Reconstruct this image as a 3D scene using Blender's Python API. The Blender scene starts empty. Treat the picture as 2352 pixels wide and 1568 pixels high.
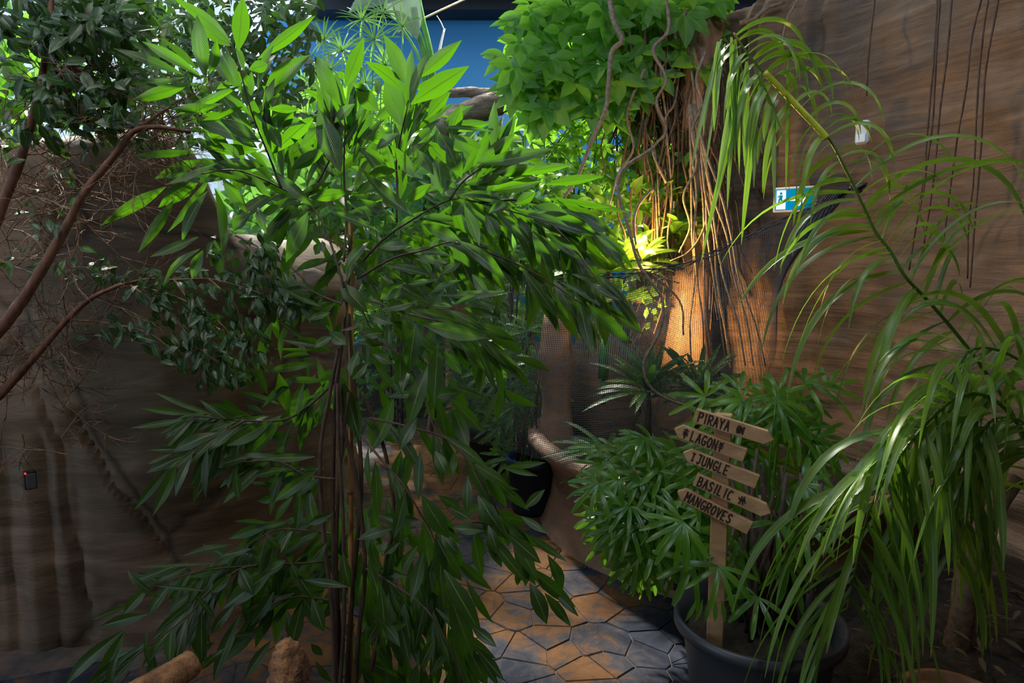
import bpy, bmesh, math, random
import numpy as np
from mathutils import Vector, Matrix, noise
random.seed(7); rng = np.random.default_rng(7)
PI = math.pi
# ------------------------------------------------------------------ camera
FOC = 1568.0; PITCH = math.radians(7.0); CAMZ = 1.6
cam = bpy.data.cameras.new('camera'); camo = bpy.data.objects.new('camera', cam)
bpy.context.scene.collection.objects.link(camo); bpy.context.scene.camera = camo
cam.sensor_width = 36.0; cam.lens = 24.0; cam.clip_start = 0.02; cam.clip_end = 200
camo.location = (0, 0, CAMZ); camo.rotation_euler = (PI / 2 - PITCH, 0, 0)
FW = Vector((0, math.cos(PITCH), -math.sin(PITCH))); UP = Vector((0, math.sin(PITCH), math.cos(PITCH))); RT = Vector((1, 0, 0))
CAMP = Vector((0, 0, CAMZ))
def P(px, py, d):
    return CAMP + FW * d + RT * ((px - 1176) / FOC * d) + UP * ((784 - py) / FOC * d)
def ray(px, py):
    return (FW + RT * ((px - 1176) / FOC) + UP * ((784 - py) / FOC))
# ------------------------------------------------------------------ world and light
sc = bpy.context.scene; C = sc.collection
w = bpy.data.worlds.new('world'); sc.world = w; w.use_nodes = True
bgn = w.node_tree.nodes['Background']; bgn.inputs[0].default_value = (0.62, 0.80, 1.0, 1); bgn.inputs[1].default_value = 2.6
def area(name, loc, target, size, energy, col, sy=None):
    l = bpy.data.lights.new(name, 'AREA'); l.energy = energy; l.color = col; l.size = size
    if sy: l.shape = 'RECTANGLE'; l.size_y = sy
    o = bpy.data.objects.new(name, l); C.objects.link(o); o.location = loc
    o.rotation_euler = (Vector(target) - Vector(loc)).to_track_quat('-Z', 'Y').to_euler(); return o
sunl = bpy.data.lights.new('sun', 'SUN'); sunl.energy = 12.0; sunl.angle = 0.06; sunl.color = (1.0, 0.96, 0.86)
suno = bpy.data.objects.new('sun', sunl); C.objects.link(suno)
suno.rotation_euler = Vector((0.30, -0.62, -0.78)).to_track_quat('-Z', 'Y').to_euler()
area('fill_light_cool', (-1.6, 1.0, 4.3), (0.2, 2.6, 1.0), 1.4, 29, (0.62, 0.80, 1.0), 0.5)  # added fill without a fitting, gives the leaves their bluish gloss
area('fill_light_right', (1.0, 1.2, 4.3), (1.6, 2.3, 0.5), 1.0, 44, (0.70, 0.84, 1.0), 1.0)  # added cool fill, replaces soft sky light on the arching palm
area('fill_light_rear', (0.2, 6.4, 4.2), (0.0, 6.6, 0.5), 1.6, 110, (1.0, 0.95, 0.75), 1.2)  # added fill that brightens the planting at the back
area('fill_light_left', (-2.0, 0.4, 4.2), (-1.4, 2.8, 1.1), 0.8, 36, (1.0, 0.86, 0.70), 0.8)  # added warm fill for the left rock wall, no real fitting
area('fill_light_warm', (3.0, 1.6, 3.9), (3.2, 3.0, 1.6), 0.6, 16, (1.0, 0.84, 0.66), 0.6)  # added warm fill at the right, no real fitting
sc.view_settings.view_transform = 'Standard'; sc.view_settings.look = 'None'
sc.view_settings.exposure = 0.0; sc.view_settings.gamma = 1.0; sc.view_settings.use_curve_mapping = False
sc.cycles.use_denoising = True; sc.cycles.max_bounces = 8; sc.cycles.transparent_max_bounces = 16
sc.cycles.sample_clamp_indirect = 4.0
# ------------------------------------------------------------------ helpers
def tag(o, label=None, cat=None, group=None, kind=None):
    if label: o['label'] = label
    if cat: o['category'] = cat
    if group: o['group'] = group
    if kind: o['kind'] = kind
    return o
def thing(name, loc, label, cat, group=None):
    o = bpy.data.objects.new(name, None); C.objects.link(o); o.location = loc; o.empty_display_size = 0.1
    return tag(o, label, cat, group)
def put(name, me, parent=None, mat=None, M=None):
    """link a mesh whose coordinates are in world space (or placed by M) under a parent"""
    if mat is not None and not me.materials: me.materials.append(mat)
    o = bpy.data.objects.new(name, me); C.objects.link(o)
    M = M or Matrix.Identity(4)
    if parent is not None:
        o.parent = parent; off = Vector((0, 0, 0)); q = parent
        while q is not None: off += q.location; q = q.parent
        M = Matrix.Translation(-off) @ M
    o.matrix_basis = M; return o
def mesh_of(name, V, F, uv=None, smooth=True):
    me = bpy.data.meshes.new(name); me.from_pydata([tuple(v) for v in V], [], [tuple(f) for f in F])
    if uv is not None:
        L = me.uv_layers.new(name='UVMap'); idx = np.empty(len(me.loops), dtype=np.int32); me.loops.foreach_get('vertex_index', idx)
        L.data.foreach_set('uv', np.asarray(uv, dtype=np.float32)[idx].ravel())
    if smooth: me.polygons.foreach_set('use_smooth', [True] * len(me.polygons))
    me.update(); return me
class MB:
    """collects geometry in world space"""
    def __init__(s): s.V = []; s.F = []; s.UV = []; s.n = 0
    def add(s, V, F, uv=None):
        V = [tuple(v) for v in V]; s.V += V; s.F += [tuple(i + s.n for i in f) for f in F]
        s.UV += [tuple(u) for u in uv] if uv is not None else [(0.5, 0.5)] * len(V); s.n += len(V)
    def tube(s, pts, rad, sides=6, jit=0.0, cap=True):
        pts = [Vector(p) for p in pts]; n = len(pts)
        if not hasattr(rad, '__len__'): rad = [rad] * n
        V = []; F = []; uv = []; up = None
        for i, p in enumerate(pts):
            t = (pts[min(i + 1, n - 1)] - pts[max(i - 1, 0)]); t = t.normalized() if t.length > 1e-9 else Vector((0, 0, 1))
            if up is None: up = t.orthogonal().normalized()
            up = (up - t * up.dot(t)); up = up.normalized() if up.length > 1e-6 else t.orthogonal().normalized()
            b = t.cross(up)
            for k in range(sides):
                a = 2 * PI * k / sides; r = rad[i] * (1 + jit * random.uniform(-1, 1))
                V.append(p + (up * math.cos(a) + b * math.sin(a)) * r); uv.append((k / sides, i / max(1, n - 1)))
        for i in range(n - 1):
            for k in range(sides):
                k2 = (k + 1) % sides; F.append((i * sides + k, i * sides + k2, (i + 1) * sides + k2, (i + 1) * sides + k))
        if cap: F.append(tuple(range(sides - 1, -1, -1))); F.append(tuple((n - 1) * sides + k for k in range(sides)))
        s.add(V, F, uv)
    def box(s, M, sx, sy, sz):
        V = [M @ Vector((x * sx / 2, y * sy / 2, z * sz / 2)) for z in (-1, 1) for y in (-1, 1) for x in (-1, 1)]
        s.add(V, [(0, 2, 3, 1), (4, 5, 7, 6), (0, 1, 5, 4), (2, 6, 7, 3), (0, 4, 6, 2), (1, 3, 7, 5)])
    def lathe(s, prof, c, sides=40, wob=0.0):
        V = []; F = []; n = len(prof)
        for (r, z) in prof:
            for k in range(sides):
                a = 2 * PI * k / sides; rr = r * (1 + wob * noise.noise(Vector((math.cos(a) * 1.5, math.sin(a) * 1.5, z * 2 + c[0]))))
                V.append((c[0] + rr * math.cos(a), c[1] + rr * math.sin(a), c[2] + z))
        for i in range(n - 1):
            for k in range(sides):
                k2 = (k + 1) % sides; F.append((i * sides + k, i * sides + k2, (i + 1) * sides + k2, (i + 1) * sides + k))
        s.add(V, F)
    def build(s, name, mat, parent=None, smooth=True):
        me = mesh_of(name, s.V, s.F, s.UV, smooth); return put(name, me, parent, mat)
def spline(pts, n=6):
    """Catmull-Rom through points (tuples of any length)"""
    pts = [np.array(p, float) for p in pts]; out = []
    if len(pts) < 3:
        return [pts[0] + (pts[-1] - pts[0]) * i / n for i in range(n + 1)]
    q = [2 * pts[0] - pts[1]] + pts + [2 * pts[-1] - pts[-2]]
    for i in range(1, len(q) - 2):
        for k in range(n):
            t = k / n; a, b, c, d = q[i - 1:i + 3]
            out.append(0.5 * (2 * b + (c - a) * t + (2 * a - 5 * b + 4 * c - d) * t * t + (3 * b - a - 3 * c + d) * t ** 3))
    out.append(pts[-1]); return out
def pxline(pts, n=5, r0=4, r1=2):
    """[(px,py,depth)...] -> world points and radii (given in pixels)"""
    s = spline(pts, n); m = len(s) - 1
    return [P(*a) for a in s], [(r0 + (r1 - r0) * i / m) / FOC * s[i][2] for i in range(m + 1)]
# ------------------------------------------------------------------ materials
def newmat(name):
    m = bpy.data.materials.new(name); m.use_nodes = True; nt = m.node_tree; nt.nodes.clear()
    return m, nt
def N(nt, typ, **kw):
    n = nt.nodes.new(typ)
    for k, v in kw.items():
        if k == 'i':
            for a, b in v.items():
                if isinstance(b, bpy.types.NodeSocket): nt.links.new(b, n.inputs[a])
                else: n.inputs[a].default_value = b
        else: setattr(n, k, v)
    return n
def ramp(nt, fac, stops):
    r = nt.nodes.new('ShaderNodeValToRGB'); nt.links.new(fac, r.inputs[0]); e = r.color_ramp.elements
    while len(e) < len(stops): e.new(0.5)
    for k, (p, c) in enumerate(stops): e[k].position = p; e[k].color = (*c, 1) if len(c) == 3 else c
    return r.outputs[0]
def math_(nt, op, a, b=0.0, c=None):
    n = nt.nodes.new('ShaderNodeMath'); n.operation = op
    for i, v in enumerate((a, b) if c is None else (a, b, c)):
        if isinstance(v, bpy.types.NodeSocket): nt.links.new(v, n.inputs[i])
        else: n.inputs[i].default_value = v
    return n.outputs[0]
def mixc(nt, f, a, b, mode='MIX'):
    n = nt.nodes.new('ShaderNodeMix'); n.data_type = 'RGBA'; n.blend_type = mode
    for i, v in ((0, f), (6, a), (7, b)):
        if isinstance(v, bpy.types.NodeSocket): nt.links.new(v, n.inputs[i])
        else: n.inputs[i].default_value = v if i == 0 else ((*v, 1) if len(v) == 3 else v)
    return n.outputs[2]
def leaf_mat(name, dark, light, trans, rough=0.38, tmix=0.45, vein=(0.25, 0.33, 0.10), veinw=0.035, rib=0.0, spec=0.5, tipbrown=0.0):
    m, nt = newmat(name)
    tc = N(nt, 'ShaderNodeTexCoord'); uvm = N(nt, 'ShaderNodeUVMap', uv_map='UVMap'); sp = N(nt, 'ShaderNodeSeparateXYZ', i={0: uvm.outputs[0]})
    oi = N(nt, 'ShaderNodeObjectInfo'); geo = N(nt, 'ShaderNodeNewGeometry')
    no = N(nt, 'ShaderNodeTexNoise', i={'Vector': geo.outputs['Position'], 'Scale': 9.0, 'Detail': 2.0})
    f = math_(nt, 'MULTIPLY_ADD', oi.outputs['Random'], 0.6, math_(nt, 'MULTIPLY_ADD', no.outputs[0], 1.2, -0.4))
    f = math_(nt, 'MINIMUM', math_(nt, 'MAXIMUM', f, 0.0), 1.0)
    base = mixc(nt, f, dark, light)
    du = math_(nt, 'ABSOLUTE', math_(nt, 'SUBTRACT', sp.outputs[0], 0.5))
    rv = math_(nt, 'LESS_THAN', du, veinw)
    base2 = mixc(nt, math_(nt, 'MULTIPLY', rv, 0.75), base, vein)
    # side veins / parallel ribs
    if rib == 0:
        wv = math_(nt, 'SINE', math_(nt, 'MULTIPLY', math_(nt, 'SUBTRACT', sp.outputs[1], math_(nt, 'MULTIPLY', du, 0.35)), 170.0))
        amp = 0.12
    else:
        wv = math_(nt, 'SINE', math_(nt, 'MULTIPLY', sp.outputs[0], rib)); amp = 0.25
    base2 = mixc(nt, math_(nt, 'MULTIPLY_ADD', wv, amp, amp), base2, (0.0, 0.01, 0.0))
    if tipbrown > 0:
        tb = math_(nt, 'GREATER_THAN', sp.outputs[1], 1 - tipbrown)
        base2 = mixc(nt, tb, base2, (0.35, 0.18, 0.07))
    bmp = N(nt, 'ShaderNodeBump', i={'Strength': 0.25, 'Distance': 0.002, 'Height': wv})
    pr = N(nt, 'ShaderNodeBsdfPrincipled', i={'Base Color': base2, 'Roughness': rough, 'Normal': bmp.outputs[0]})
    pr.inputs['Specular IOR Level'].default_value = spec
    tcol = mixc(nt, math_(nt, 'MULTIPLY', rv, 0.5), mixc(nt, f, tuple(c * 0.75 for c in trans), trans), (0.02, 0.06, 0.0))
    tr = N(nt, 'ShaderNodeBsdfTranslucent', i={0: tcol})
    mx = N(nt, 'ShaderNodeMixShader', i={0: tmix, 1: pr.outputs[0], 2: tr.outputs[0]})
    N(nt, 'ShaderNodeOutputMaterial', i={0: mx.outputs[0]})
    return m
def simple_mat(name, col, rough=0.6, col2=None, scale=20.0, stretch=(1, 1, 1), bump=0.3, metal=0.0, spec=0.4, dist=0.01, detail=5.0):
    m, nt = newmat(name); tc = N(nt, 'ShaderNodeNewGeometry')
    mp = N(nt, 'ShaderNodeMapping', i={0: tc.outputs['Position'], 'Scale': stretch})
    no = N(nt, 'ShaderNodeTexNoise', i={'Vector': mp.outputs[0], 'Scale': scale, 'Detail': detail, 'Roughness': 0.65})
    col2 = col2 or tuple(c * 0.6 for c in col)
    cc = ramp(nt, no.outputs[0], [(0.35, col2), (0.65, col)])
    bm = N(nt, 'ShaderNodeBump', i={'Strength': bump, 'Distance': dist, 'Height': no.outputs[0]})
    pr = N(nt, 'ShaderNodeBsdfPrincipled', i={'Base Color': cc, 'Roughness': rough, 'Metallic': metal, 'Normal': bm.outputs[0]})
    pr.inputs['Specular IOR Level'].default_value = spec
    N(nt, 'ShaderNodeOutputMaterial', i={0: pr.outputs[0]}); return m
def rock_mat(name, cols, crackscale=0.9, rough=0.75, streak=14.0, crack=0.5, bump=0.6):
    m, nt = newmat(name); tc = N(nt, 'ShaderNodeNewGeometry'); pos = tc.outputs['Position']
    big = N(nt, 'ShaderNodeTexNoise', i={'Vector': pos, 'Scale': 1.3, 'Detail': 4.0, 'Roughness': 0.6, 'Distortion': 0.5})
    mp = N(nt, 'ShaderNodeMapping', i={0: pos, 'Scale': (1.0, 1.0, streak)})
    wr = N(nt, 'ShaderNodeTexNoise', i={'Vector': mp.outputs[0], 'Scale': 2.2, 'Detail': 7.0, 'Roughness': 0.7, 'Distortion': 0.8})
    fine = N(nt, 'ShaderNodeTexNoise', i={'Vector': pos, 'Scale': 90.0, 'Detail': 3.0})
    c1 = ramp(nt, big.outputs[0], [(0.30, cols[0]), (0.45, cols[1]), (0.58, cols[2]), (0.72, cols[3])])
    c2 = mixc(nt, 0.75, c1, ramp(nt, wr.outputs[0], [(0.3, (0.35, 0.35, 0.36)), (0.7, (1.25, 1.2, 1.15))]), 'MULTIPLY')
    mv = N(nt, 'ShaderNodeMapping', i={0: pos, 'Scale': (1.6, 1.6, 0.35)})
    stain = N(nt, 'ShaderNodeTexNoise', i={'Vector': mv.outputs[0], 'Scale': 1.7, 'Detail': 4.0, 'Roughness': 0.6})
    c2 = mixc(nt, math_(nt, 'MULTIPLY', ramp(nt, stain.outputs[0], [(0.52, (0, 0, 0)), (0.68, (1, 1, 1))]), 0.6), c2, cols[4])
    dv = N(nt, 'ShaderNodeTexNoise', i={'Vector': pos, 'Scale': 3.0, 'Detail': 3.0})
    pv = mixc(nt, 0.16, pos, dv.outputs['Color'])
    vo = N(nt, 'ShaderNodeTexVoronoi', feature='DISTANCE_TO_EDGE', i={'Vector': pv, 'Scale': crackscale})
    ck = ramp(nt, vo.outputs[0], [(0.0, (1, 1, 1)), (0.012, (0, 0, 0))])
    c3 = mixc(nt, math_(nt, 'MULTIPLY', ck, crack), c2, (0.015, 0.012, 0.01))
    h = math_(nt, 'MULTIPLY_ADD', wr.outputs[0], 1.0, math_(nt, 'MULTIPLY', fine.outputs[0], 0.15))
    h = math_(nt, 'SUBTRACT', h, math_(nt, 'MULTIPLY', ck, 0.5 * crack))
    bm = N(nt, 'ShaderNodeBump', i={'Strength': bump, 'Distance': 0.03, 'Height': h})
    pr = N(nt, 'ShaderNodeBsdfPrincipled', i={'Base Color': c3, 'Roughness': rough, 'Normal': bm.outputs[0]})
    pr.inputs['Specular IOR Level'].default_value = 0.35
    N(nt, 'ShaderNodeOutputMaterial', i={0: pr.outputs[0]}); return m
def glow_mat(name, col, s):
    m, nt = newmat(name); e = N(nt, 'ShaderNodeEmission', i={0: (*col, 1), 1: s}); N(nt, 'ShaderNodeOutputMaterial', i={0: e.outputs[0]}); return m
M_ = {}
M_['fig'] = leaf_mat('long_fig_leaf', (0.013, 0.028, 0.007), (0.034, 0.062, 0.014), (0.18, 0.56, 0.010), 0.40, 0.28, vein=(0.20, 0.30, 0.08), spec=0.5)
M_['weep'] = leaf_mat('small_fig_leaf', (0.010, 0.036, 0.010), (0.036, 0.090, 0.022), (0.08, 0.22, 0.02), 0.36, 0.26, spec=0.6)
M_['vine'] = leaf_mat('vine_leaf', (0.035, 0.150, 0.020), (0.10, 0.28, 0.03), (0.35, 0.80, 0.05), 0.42, 0.45, vein=(0.2, 0.4, 0.08))
M_['palm'] = leaf_mat('palm_leaflet', (0.042, 0.100, 0.015), (0.140, 0.240, 0.028), (0.32, 0.62, 0.04), 0.33, 0.35, veinw=0.05, rib=50.0, tipbrown=0.03)
M_['lady'] = leaf_mat('lady_palm_leaf', (0.030, 0.110, 0.012), (0.110, 0.270, 0.022), (0.30, 0.68, 0.03), 0.28, 0.35, veinw=0.0, rib=44.0, spec=0.6)
M_['dracaena'] = leaf_mat('strap_leaf', (0.015, 0.070, 0.020), (0.045, 0.150, 0.035), (0.16, 0.50, 0.05), 0.42, 0.35, veinw=0.04, rib=30.0, spec=0.35)
M_['banana'] = leaf_mat('grey_green_leaf', (0.09, 0.15, 0.12), (0.15, 0.22, 0.18), (0.16, 0.26, 0.18), 0.40, 0.3, vein=(0.4, 0.5, 0.35), veinw=0.02)
M_['sedge'] = leaf_mat('sedge_blade', (0.04, 0.16, 0.04), (0.10, 0.30, 0.07), (0.30, 0.62, 0.12), 0.4, 0.4, veinw=0.0, rib=20.0)
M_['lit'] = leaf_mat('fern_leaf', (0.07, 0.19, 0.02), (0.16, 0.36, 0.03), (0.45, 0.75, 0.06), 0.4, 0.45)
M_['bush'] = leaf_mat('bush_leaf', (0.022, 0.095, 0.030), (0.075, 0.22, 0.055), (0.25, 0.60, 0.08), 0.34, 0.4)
M_['drift'] = leaf_mat('dry_leaf', (0.07, 0.042, 0.022), (0.17, 0.10, 0.052), (0.2, 0.12, 0.05), 0.7, 0.3)
M_['bark'] = simple_mat('red_brown_bark', (0.19, 0.085, 0.048), 0.75, (0.08, 0.035, 0.022), 40, (1, 1, 0.3))
M_['stem'] = simple_mat('dark_stem', (0.085, 0.045, 0.028), 0.7, (0.035, 0.02, 0.014), 60, (1, 1, 0.3))
M_['twig'] = simple_mat('twig_bark', (0.30, 0.18, 0.11), 0.8, (0.09, 0.05, 0.03), 40)
M_['liana'] = simple_mat('liana_bark', (0.26, 0.20, 0.15), 0.75, (0.12, 0.085, 0.06), 50)
M_['root'] = simple_mat('root_bark', (0.15, 0.09, 0.05), 0.85, (0.06, 0.035, 0.02), 50)
M_['bamboo'] = simple_mat('bamboo_cane', (0.42, 0.21, 0.075), 0.45, (0.30, 0.14, 0.05), 30, (1, 1, 0.2))
M_['wood'] = simple_mat('sign_wood', (0.40, 0.24, 0.12), 0.65, (0.26, 0.14, 0.065), 30, (0.25, 1, 1), 0.2)
M_['burn'] = simple_mat('burnt_letter', (0.035, 0.018, 0.010), 0.8, (0.02, 0.01, 0.006))
M_['pot'] = simple_mat('grey_plastic', (0.040, 0.042, 0.048), 0.42, (0.034, 0.036, 0.041), 6, bump=0.02)
M_['bluepot'] = simple_mat('blue_plastic', (0.030, 0.045, 0.090), 0.4, (0.02, 0.03, 0.065), 6, bump=0.02)
M_['terra'] = simple_mat('terracotta', (0.42, 0.20, 0.10), 0.7, (0.30, 0.13, 0.06), 30)
M_['soil'] = simple_mat('soil', (0.050, 0.034, 0.022), 0.95, (0.018, 0.012, 0.008), 25, bump=0.9, dist=0.03)
M_['net'] = simple_mat('black_net', (0.050, 0.050, 0.056), 0.40, (0.035, 0.035, 0.04), 10, bump=0, spec=0.6)
M_['logwood'] = simple_mat('driftwood', (0.26, 0.21, 0.20), 0.8, (0.10, 0.070, 0.055), 18, (0.35, 1, 1), 1.0, dist=0.03)
M_['stump'] = simple_mat('stump_bark', (0.38, 0.18, 0.075), 0.85, (0.10, 0.042, 0.02), 16, (1, 1, 0.3), 1.0, dist=0.03)
M_['white'] = simple_mat('white_plastic', (0.62, 0.62, 0.62), 0.35, (0.58, 0.58, 0.58), 5, bump=0)
M_['black'] = simple_mat('black_plastic', (0.02, 0.022, 0.025), 0.4, (0.015, 0.016, 0.018), 5, bump=0)
M_['steel'] = simple_mat('dark_steel', (0.014, 0.018, 0.030), 0.6, (0.008, 0.010, 0.018), 3, bump=0.05)
M_['blue'] = simple_mat('blue_paint', (0.008, 0.20, 0.46), 0.45, (0.006, 0.15, 0.38), 0.5, bump=0.02, detail=1.0)
M_['panel'] = simple_mat('white_panel', (0.80, 0.84, 0.88), 0.5, (0.70, 0.76, 0.82), 2, bump=0.0)
M_['rockR'] = rock_mat('brown_rockwork', [(0.13, 0.11, 0.098), (0.17, 0.112, 0.076), (0.23, 0.145, 0.095), (0.22, 0.175, 0.145), (0.075, 0.060, 0.052)], 0.5, 0.78, 12.0, 0.25, 0.7)
M_['rockL'] = rock_mat('dark_brown_rockwork', [(0.135, 0.110, 0.070), (0.160, 0.115, 0.075), (0.21, 0.140, 0.098), (0.28, 0.185, 0.135), (0.075, 0.060, 0.045)], 0.75, 0.7, 6.0, 0.7, 0.3)
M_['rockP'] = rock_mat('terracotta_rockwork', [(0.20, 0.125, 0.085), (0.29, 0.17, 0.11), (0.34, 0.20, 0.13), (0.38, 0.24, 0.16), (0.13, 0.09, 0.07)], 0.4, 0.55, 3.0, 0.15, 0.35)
M_['rockC'] = rock_mat('sunlit_rockwork', [(0.17, 0.125, 0.095), (0.21, 0.155, 0.12), (0.25, 0.19, 0.145), (0.27, 0.21, 0.165), (0.13, 0.10, 0.08)], 0.4, 0.7, 3.0, 0.1, 0.3)
# ------------------------------------------------------------------ plan curves and grid walls
def resample(pts, n):
    s = [Vector((a[0], a[1], 0)) for a in spline([(x, y) for x, y in pts], 12)]
    L = [0]
    for a, b in zip(s, s[1:]): L.append(L[-1] + (b - a).length)
    out = []
    for i in range(n):
        t = L[-1] * i / (n - 1); k = max(j for j in range(len(L)) if L[j] <= t + 1e-9); k = min(k, len(s) - 2)
        out.append(s[k].lerp(s[k + 1], (t - L[k]) / max(1e-9, L[k + 1] - L[k])))
    return out
def rock_wall(name, plan, n, height, m, amp, seed, mat, lean=0.0, thick=0.3, extra=None):
    """height(x,y)->top z; front face up, rounded top, down the back"""
    pl = resample(plan, n); V = []; F = []
    for i, p in enumerate(pl):
        t = (pl[min(i + 1, n - 1)] - pl[max(i - 1, 0)]).normalized(); nrm = Vector((t.y, -t.x, 0)); H = height(p.x, p.y)
        for j in range(m + 8):
            if j < m: z = H * j / (m - 1); off = 0.0
            else:
                a = (j - m + 1) / 8.0; ang = min(1.0, a * 1.6) * PI; off = -thick / 2 * (1 - math.cos(ang)); z = H + thick * 0.35 * math.sin(ang) - max(0, a - 0.6) * 2.0
            q = Vector((p.x, p.y, z)); s = Vector((seed, seed * 2, 0))
            d = noise.fractal(Vector((q.x * 1.1, q.y * 1.1, q.z * 0.9)) + s, 1.0, 2.1, 4) * amp
            st = noise.fractal(Vector((q.x * 0.9, q.y * 0.9, q.z * 6.0 + 0.6 * noise.noise(q * 1.5))) + s, 0.9, 2.2, 4) * amp * 0.28
            e = extra(q) if extra else 0.0
            r = q + nrm * (off + d + st + e - lean * z)
            if z <= 0.001: r.z = -0.05
            V.append(r)
    mm = m + 8
    for i in range(n - 1):
        for j in range(mm - 1): F.append((i * mm + j, (i + 1) * mm + j, (i + 1) * mm + j + 1, i * mm + j + 1))
    me = mesh_of(name, V, F); o = put(name, me, None, mat); o['kind'] = 'structure'; return o
def plan_depth(plan, px, py, off=0.03):
    """depth along the camera axis where the pixel's ray meets the wall of this plan"""
    r = ray(px, py); best = None
    for (x0, y0), (x1, y1) in zip(plan, plan[1:]):
        ex, ey = x1 - x0, y1 - y0; det = r.x * (-ey) + ex * r.y
        if abs(det) < 1e-9: continue
        t = (x0 * (-ey) + ex * y0) / det; u = (r.x * y0 - r.y * x0) / det
        if t > 0 and -0.02 <= u <= 1.02 and (best is None or t < best): best = t
    return (best or 3.0) - off
def smooth(a, b, x):
    t = max(0, min(1, (x - a) / (b - a))); return t * t * (3 - 2 * t)
LWALL = [(-4.4, 2.1), (-3.1, 2.45), (-2.09, 2.60), (-1.7, 2.65), (-1.335, 2.72), (-1.08, 2.95), (-0.94, 3.28), (-0.93, 3.6), (-1.05, 4.4), (-1.4, 5.4)]
RWALL = [(1.05, 6.2), (1.12, 5.3), (1.30, 4.78), (1.60, 4.32), (1.90, 3.80), (2.08, 3.20), (2.17, 2.60), (2.25, 1.5), (2.3, -0.5)]
def hL(x, y): return 1.97 - 0.40 * smooth(-1.27, -1.12, x) + 0.06 * noise.noise(Vector((x * 3, y * 3, 0)))
def ridge(q):
    e = 0.0
    # rounded pilaster and grooves near the door at the far left, cap stone at the wall's end
    for (x, wdt, a) in ((-1.94, 0.035, 0.022), (-1.87, 0.015, -0.018), (-2.03, 0.012, -0.02), (-1.76, 0.03, -0.02)):
        xx = x + 0.03 * noise.noise(Vector((0, 0, q.z * 2)))
        if q.z < 1.0: e += a * math.exp(-((q.x - xx) / wdt) ** 2) * smooth(1.0, 0.8, q.z)
    e += 0.08 * smooth(-1.2, -1.1, q.x) * math.exp(-((q.z - 1.45) / 0.14) ** 2)
    # long winding cracks
    for (pts) in (((-1.72, 1.0), (-1.62, 0.72), (-1.50, 0.55), (-1.42, 0.36)), ((-1.95, 1.35), (-1.8, 0.9), (-1.80, 0.55), (-1.73, 0.05))):
        for (x0, z0), (x1, z1) in zip(pts, pts[1:]):
            if z1 <= q.z <= z0:
                xc = x0 + (x1 - x0) * (z0 - q.z) / (z0 - z1) + 0.02 * noise.noise(Vector((0, 5, q.z * 6)))
                e -= 0.022 * math.exp(-((q.x - xc) / 0.013) ** 2)
    return e
rock_wall('wall_left', LWALL, 330, hL, 90, 0.06, 3.0, M_['rockL'], 0.0, 0.34, ridge)
def hR(x, y): return 3.12 + 0.10 * noise.noise(Vector((x * 2, y * 2, 4)))
def ribs(q):
    k = smooth(3.7, 4.3, q.y); s = q.x - q.y
    return k * (0.09 * noise.noise(Vector((s * 7.0, 3.0, q.z * 0.5))) + 0.035 * noise.noise(Vector((s * 22.0, 7.0, q.z * 1.2))))
rock_wall('wall_right', RWALL, 330, hR, 130, 0.11, 11.0, M_['rockR'], 0.03, 0.4, ribs)
# back wall in blue paint, dark steel beam and roof, white panels to the left
def slab(name, x0, x1, y0, y1, z0, z1, mat):
    b = MB(); b.box(Matrix.Translation(((x0 + x1) / 2, (y0 + y1) / 2, (z0 + z1) / 2)), x1 - x0, y1 - y0, z1 - z0)
    o = b.build(name, mat, None, False); o['kind'] = 'structure'; return o
slab('wall_back', -3.3, 7.0, 9.5, 9.7, 0, 4.80, M_['blue'])
slab('trim_1', -2.6, 7.0, 9.1, 9.5, 4.72, 5.25, M_['steel'])
slab('trim_2', -2.6, 7.0, 8.2, 8.4, 4.9, 5.2, M_['steel'])
slab('ceiling', -2.6, 7.0, 7.8, 9.8, 5.26, 5.4, M_['steel'])
slab('shade_slab_front', -8.0, 7.0, -4.0, 3.3, 4.6, 4.75, M_['steel'])  # unseen slab over the camera, added to keep the foreground dim
slab('shade_slab_side', -8.0, -2.1, 3.3, 4.4, 4.6, 4.75, M_['steel'])  # unseen slab, added to limit the sun at the left
slab('shade_slab_right', -0.20, 7.0, 3.3, 4.75, 4.6, 4.75, M_['steel'])  # unseen slab, added to keep the sun off the palm
slab('shade_slab_middle', -2.1, 7.0, 4.75, 6.0, 4.6, 4.7, M_['steel'])  # unseen slab, added to stop sun reaching the lower leaves and floor
slab('shade_wall_rear', -8.0, 7.0, -4.15, -4.0, 0, 4.75, M_['steel'])  # unseen screen behind the camera, added to dim the foreground
slab('wall_side', 7.0, 7.15, -4.0, 9.8, 0, 5.4, M_['steel'])
# white corrugated cladding left of the blue wall
b = MB(); n = 120; V = []; F = []
for i in range(n + 1):
    x = -9.5 + 6.2 * i / n; y = 8.9 + (0.05 if i % 4 < 2 else 0.0)
    V += [(x, y, 0), (x, y, 5.2)]
for i in range(n): F.append((2 * i, 2 * i + 2, 2 * i + 3, 2 * i + 1))
b.add(V, F); o = b.build('wall_panels', M_['panel'], None, False); o['kind'] = 'structure'
for k in range(5):
    slab('trim_%d' % (k + 3), -9.4 + 1.5 * k, -9.32 + 1.5 * k, 2.2, 8.9, 5.3, 5.38, M_['white'])
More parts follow.
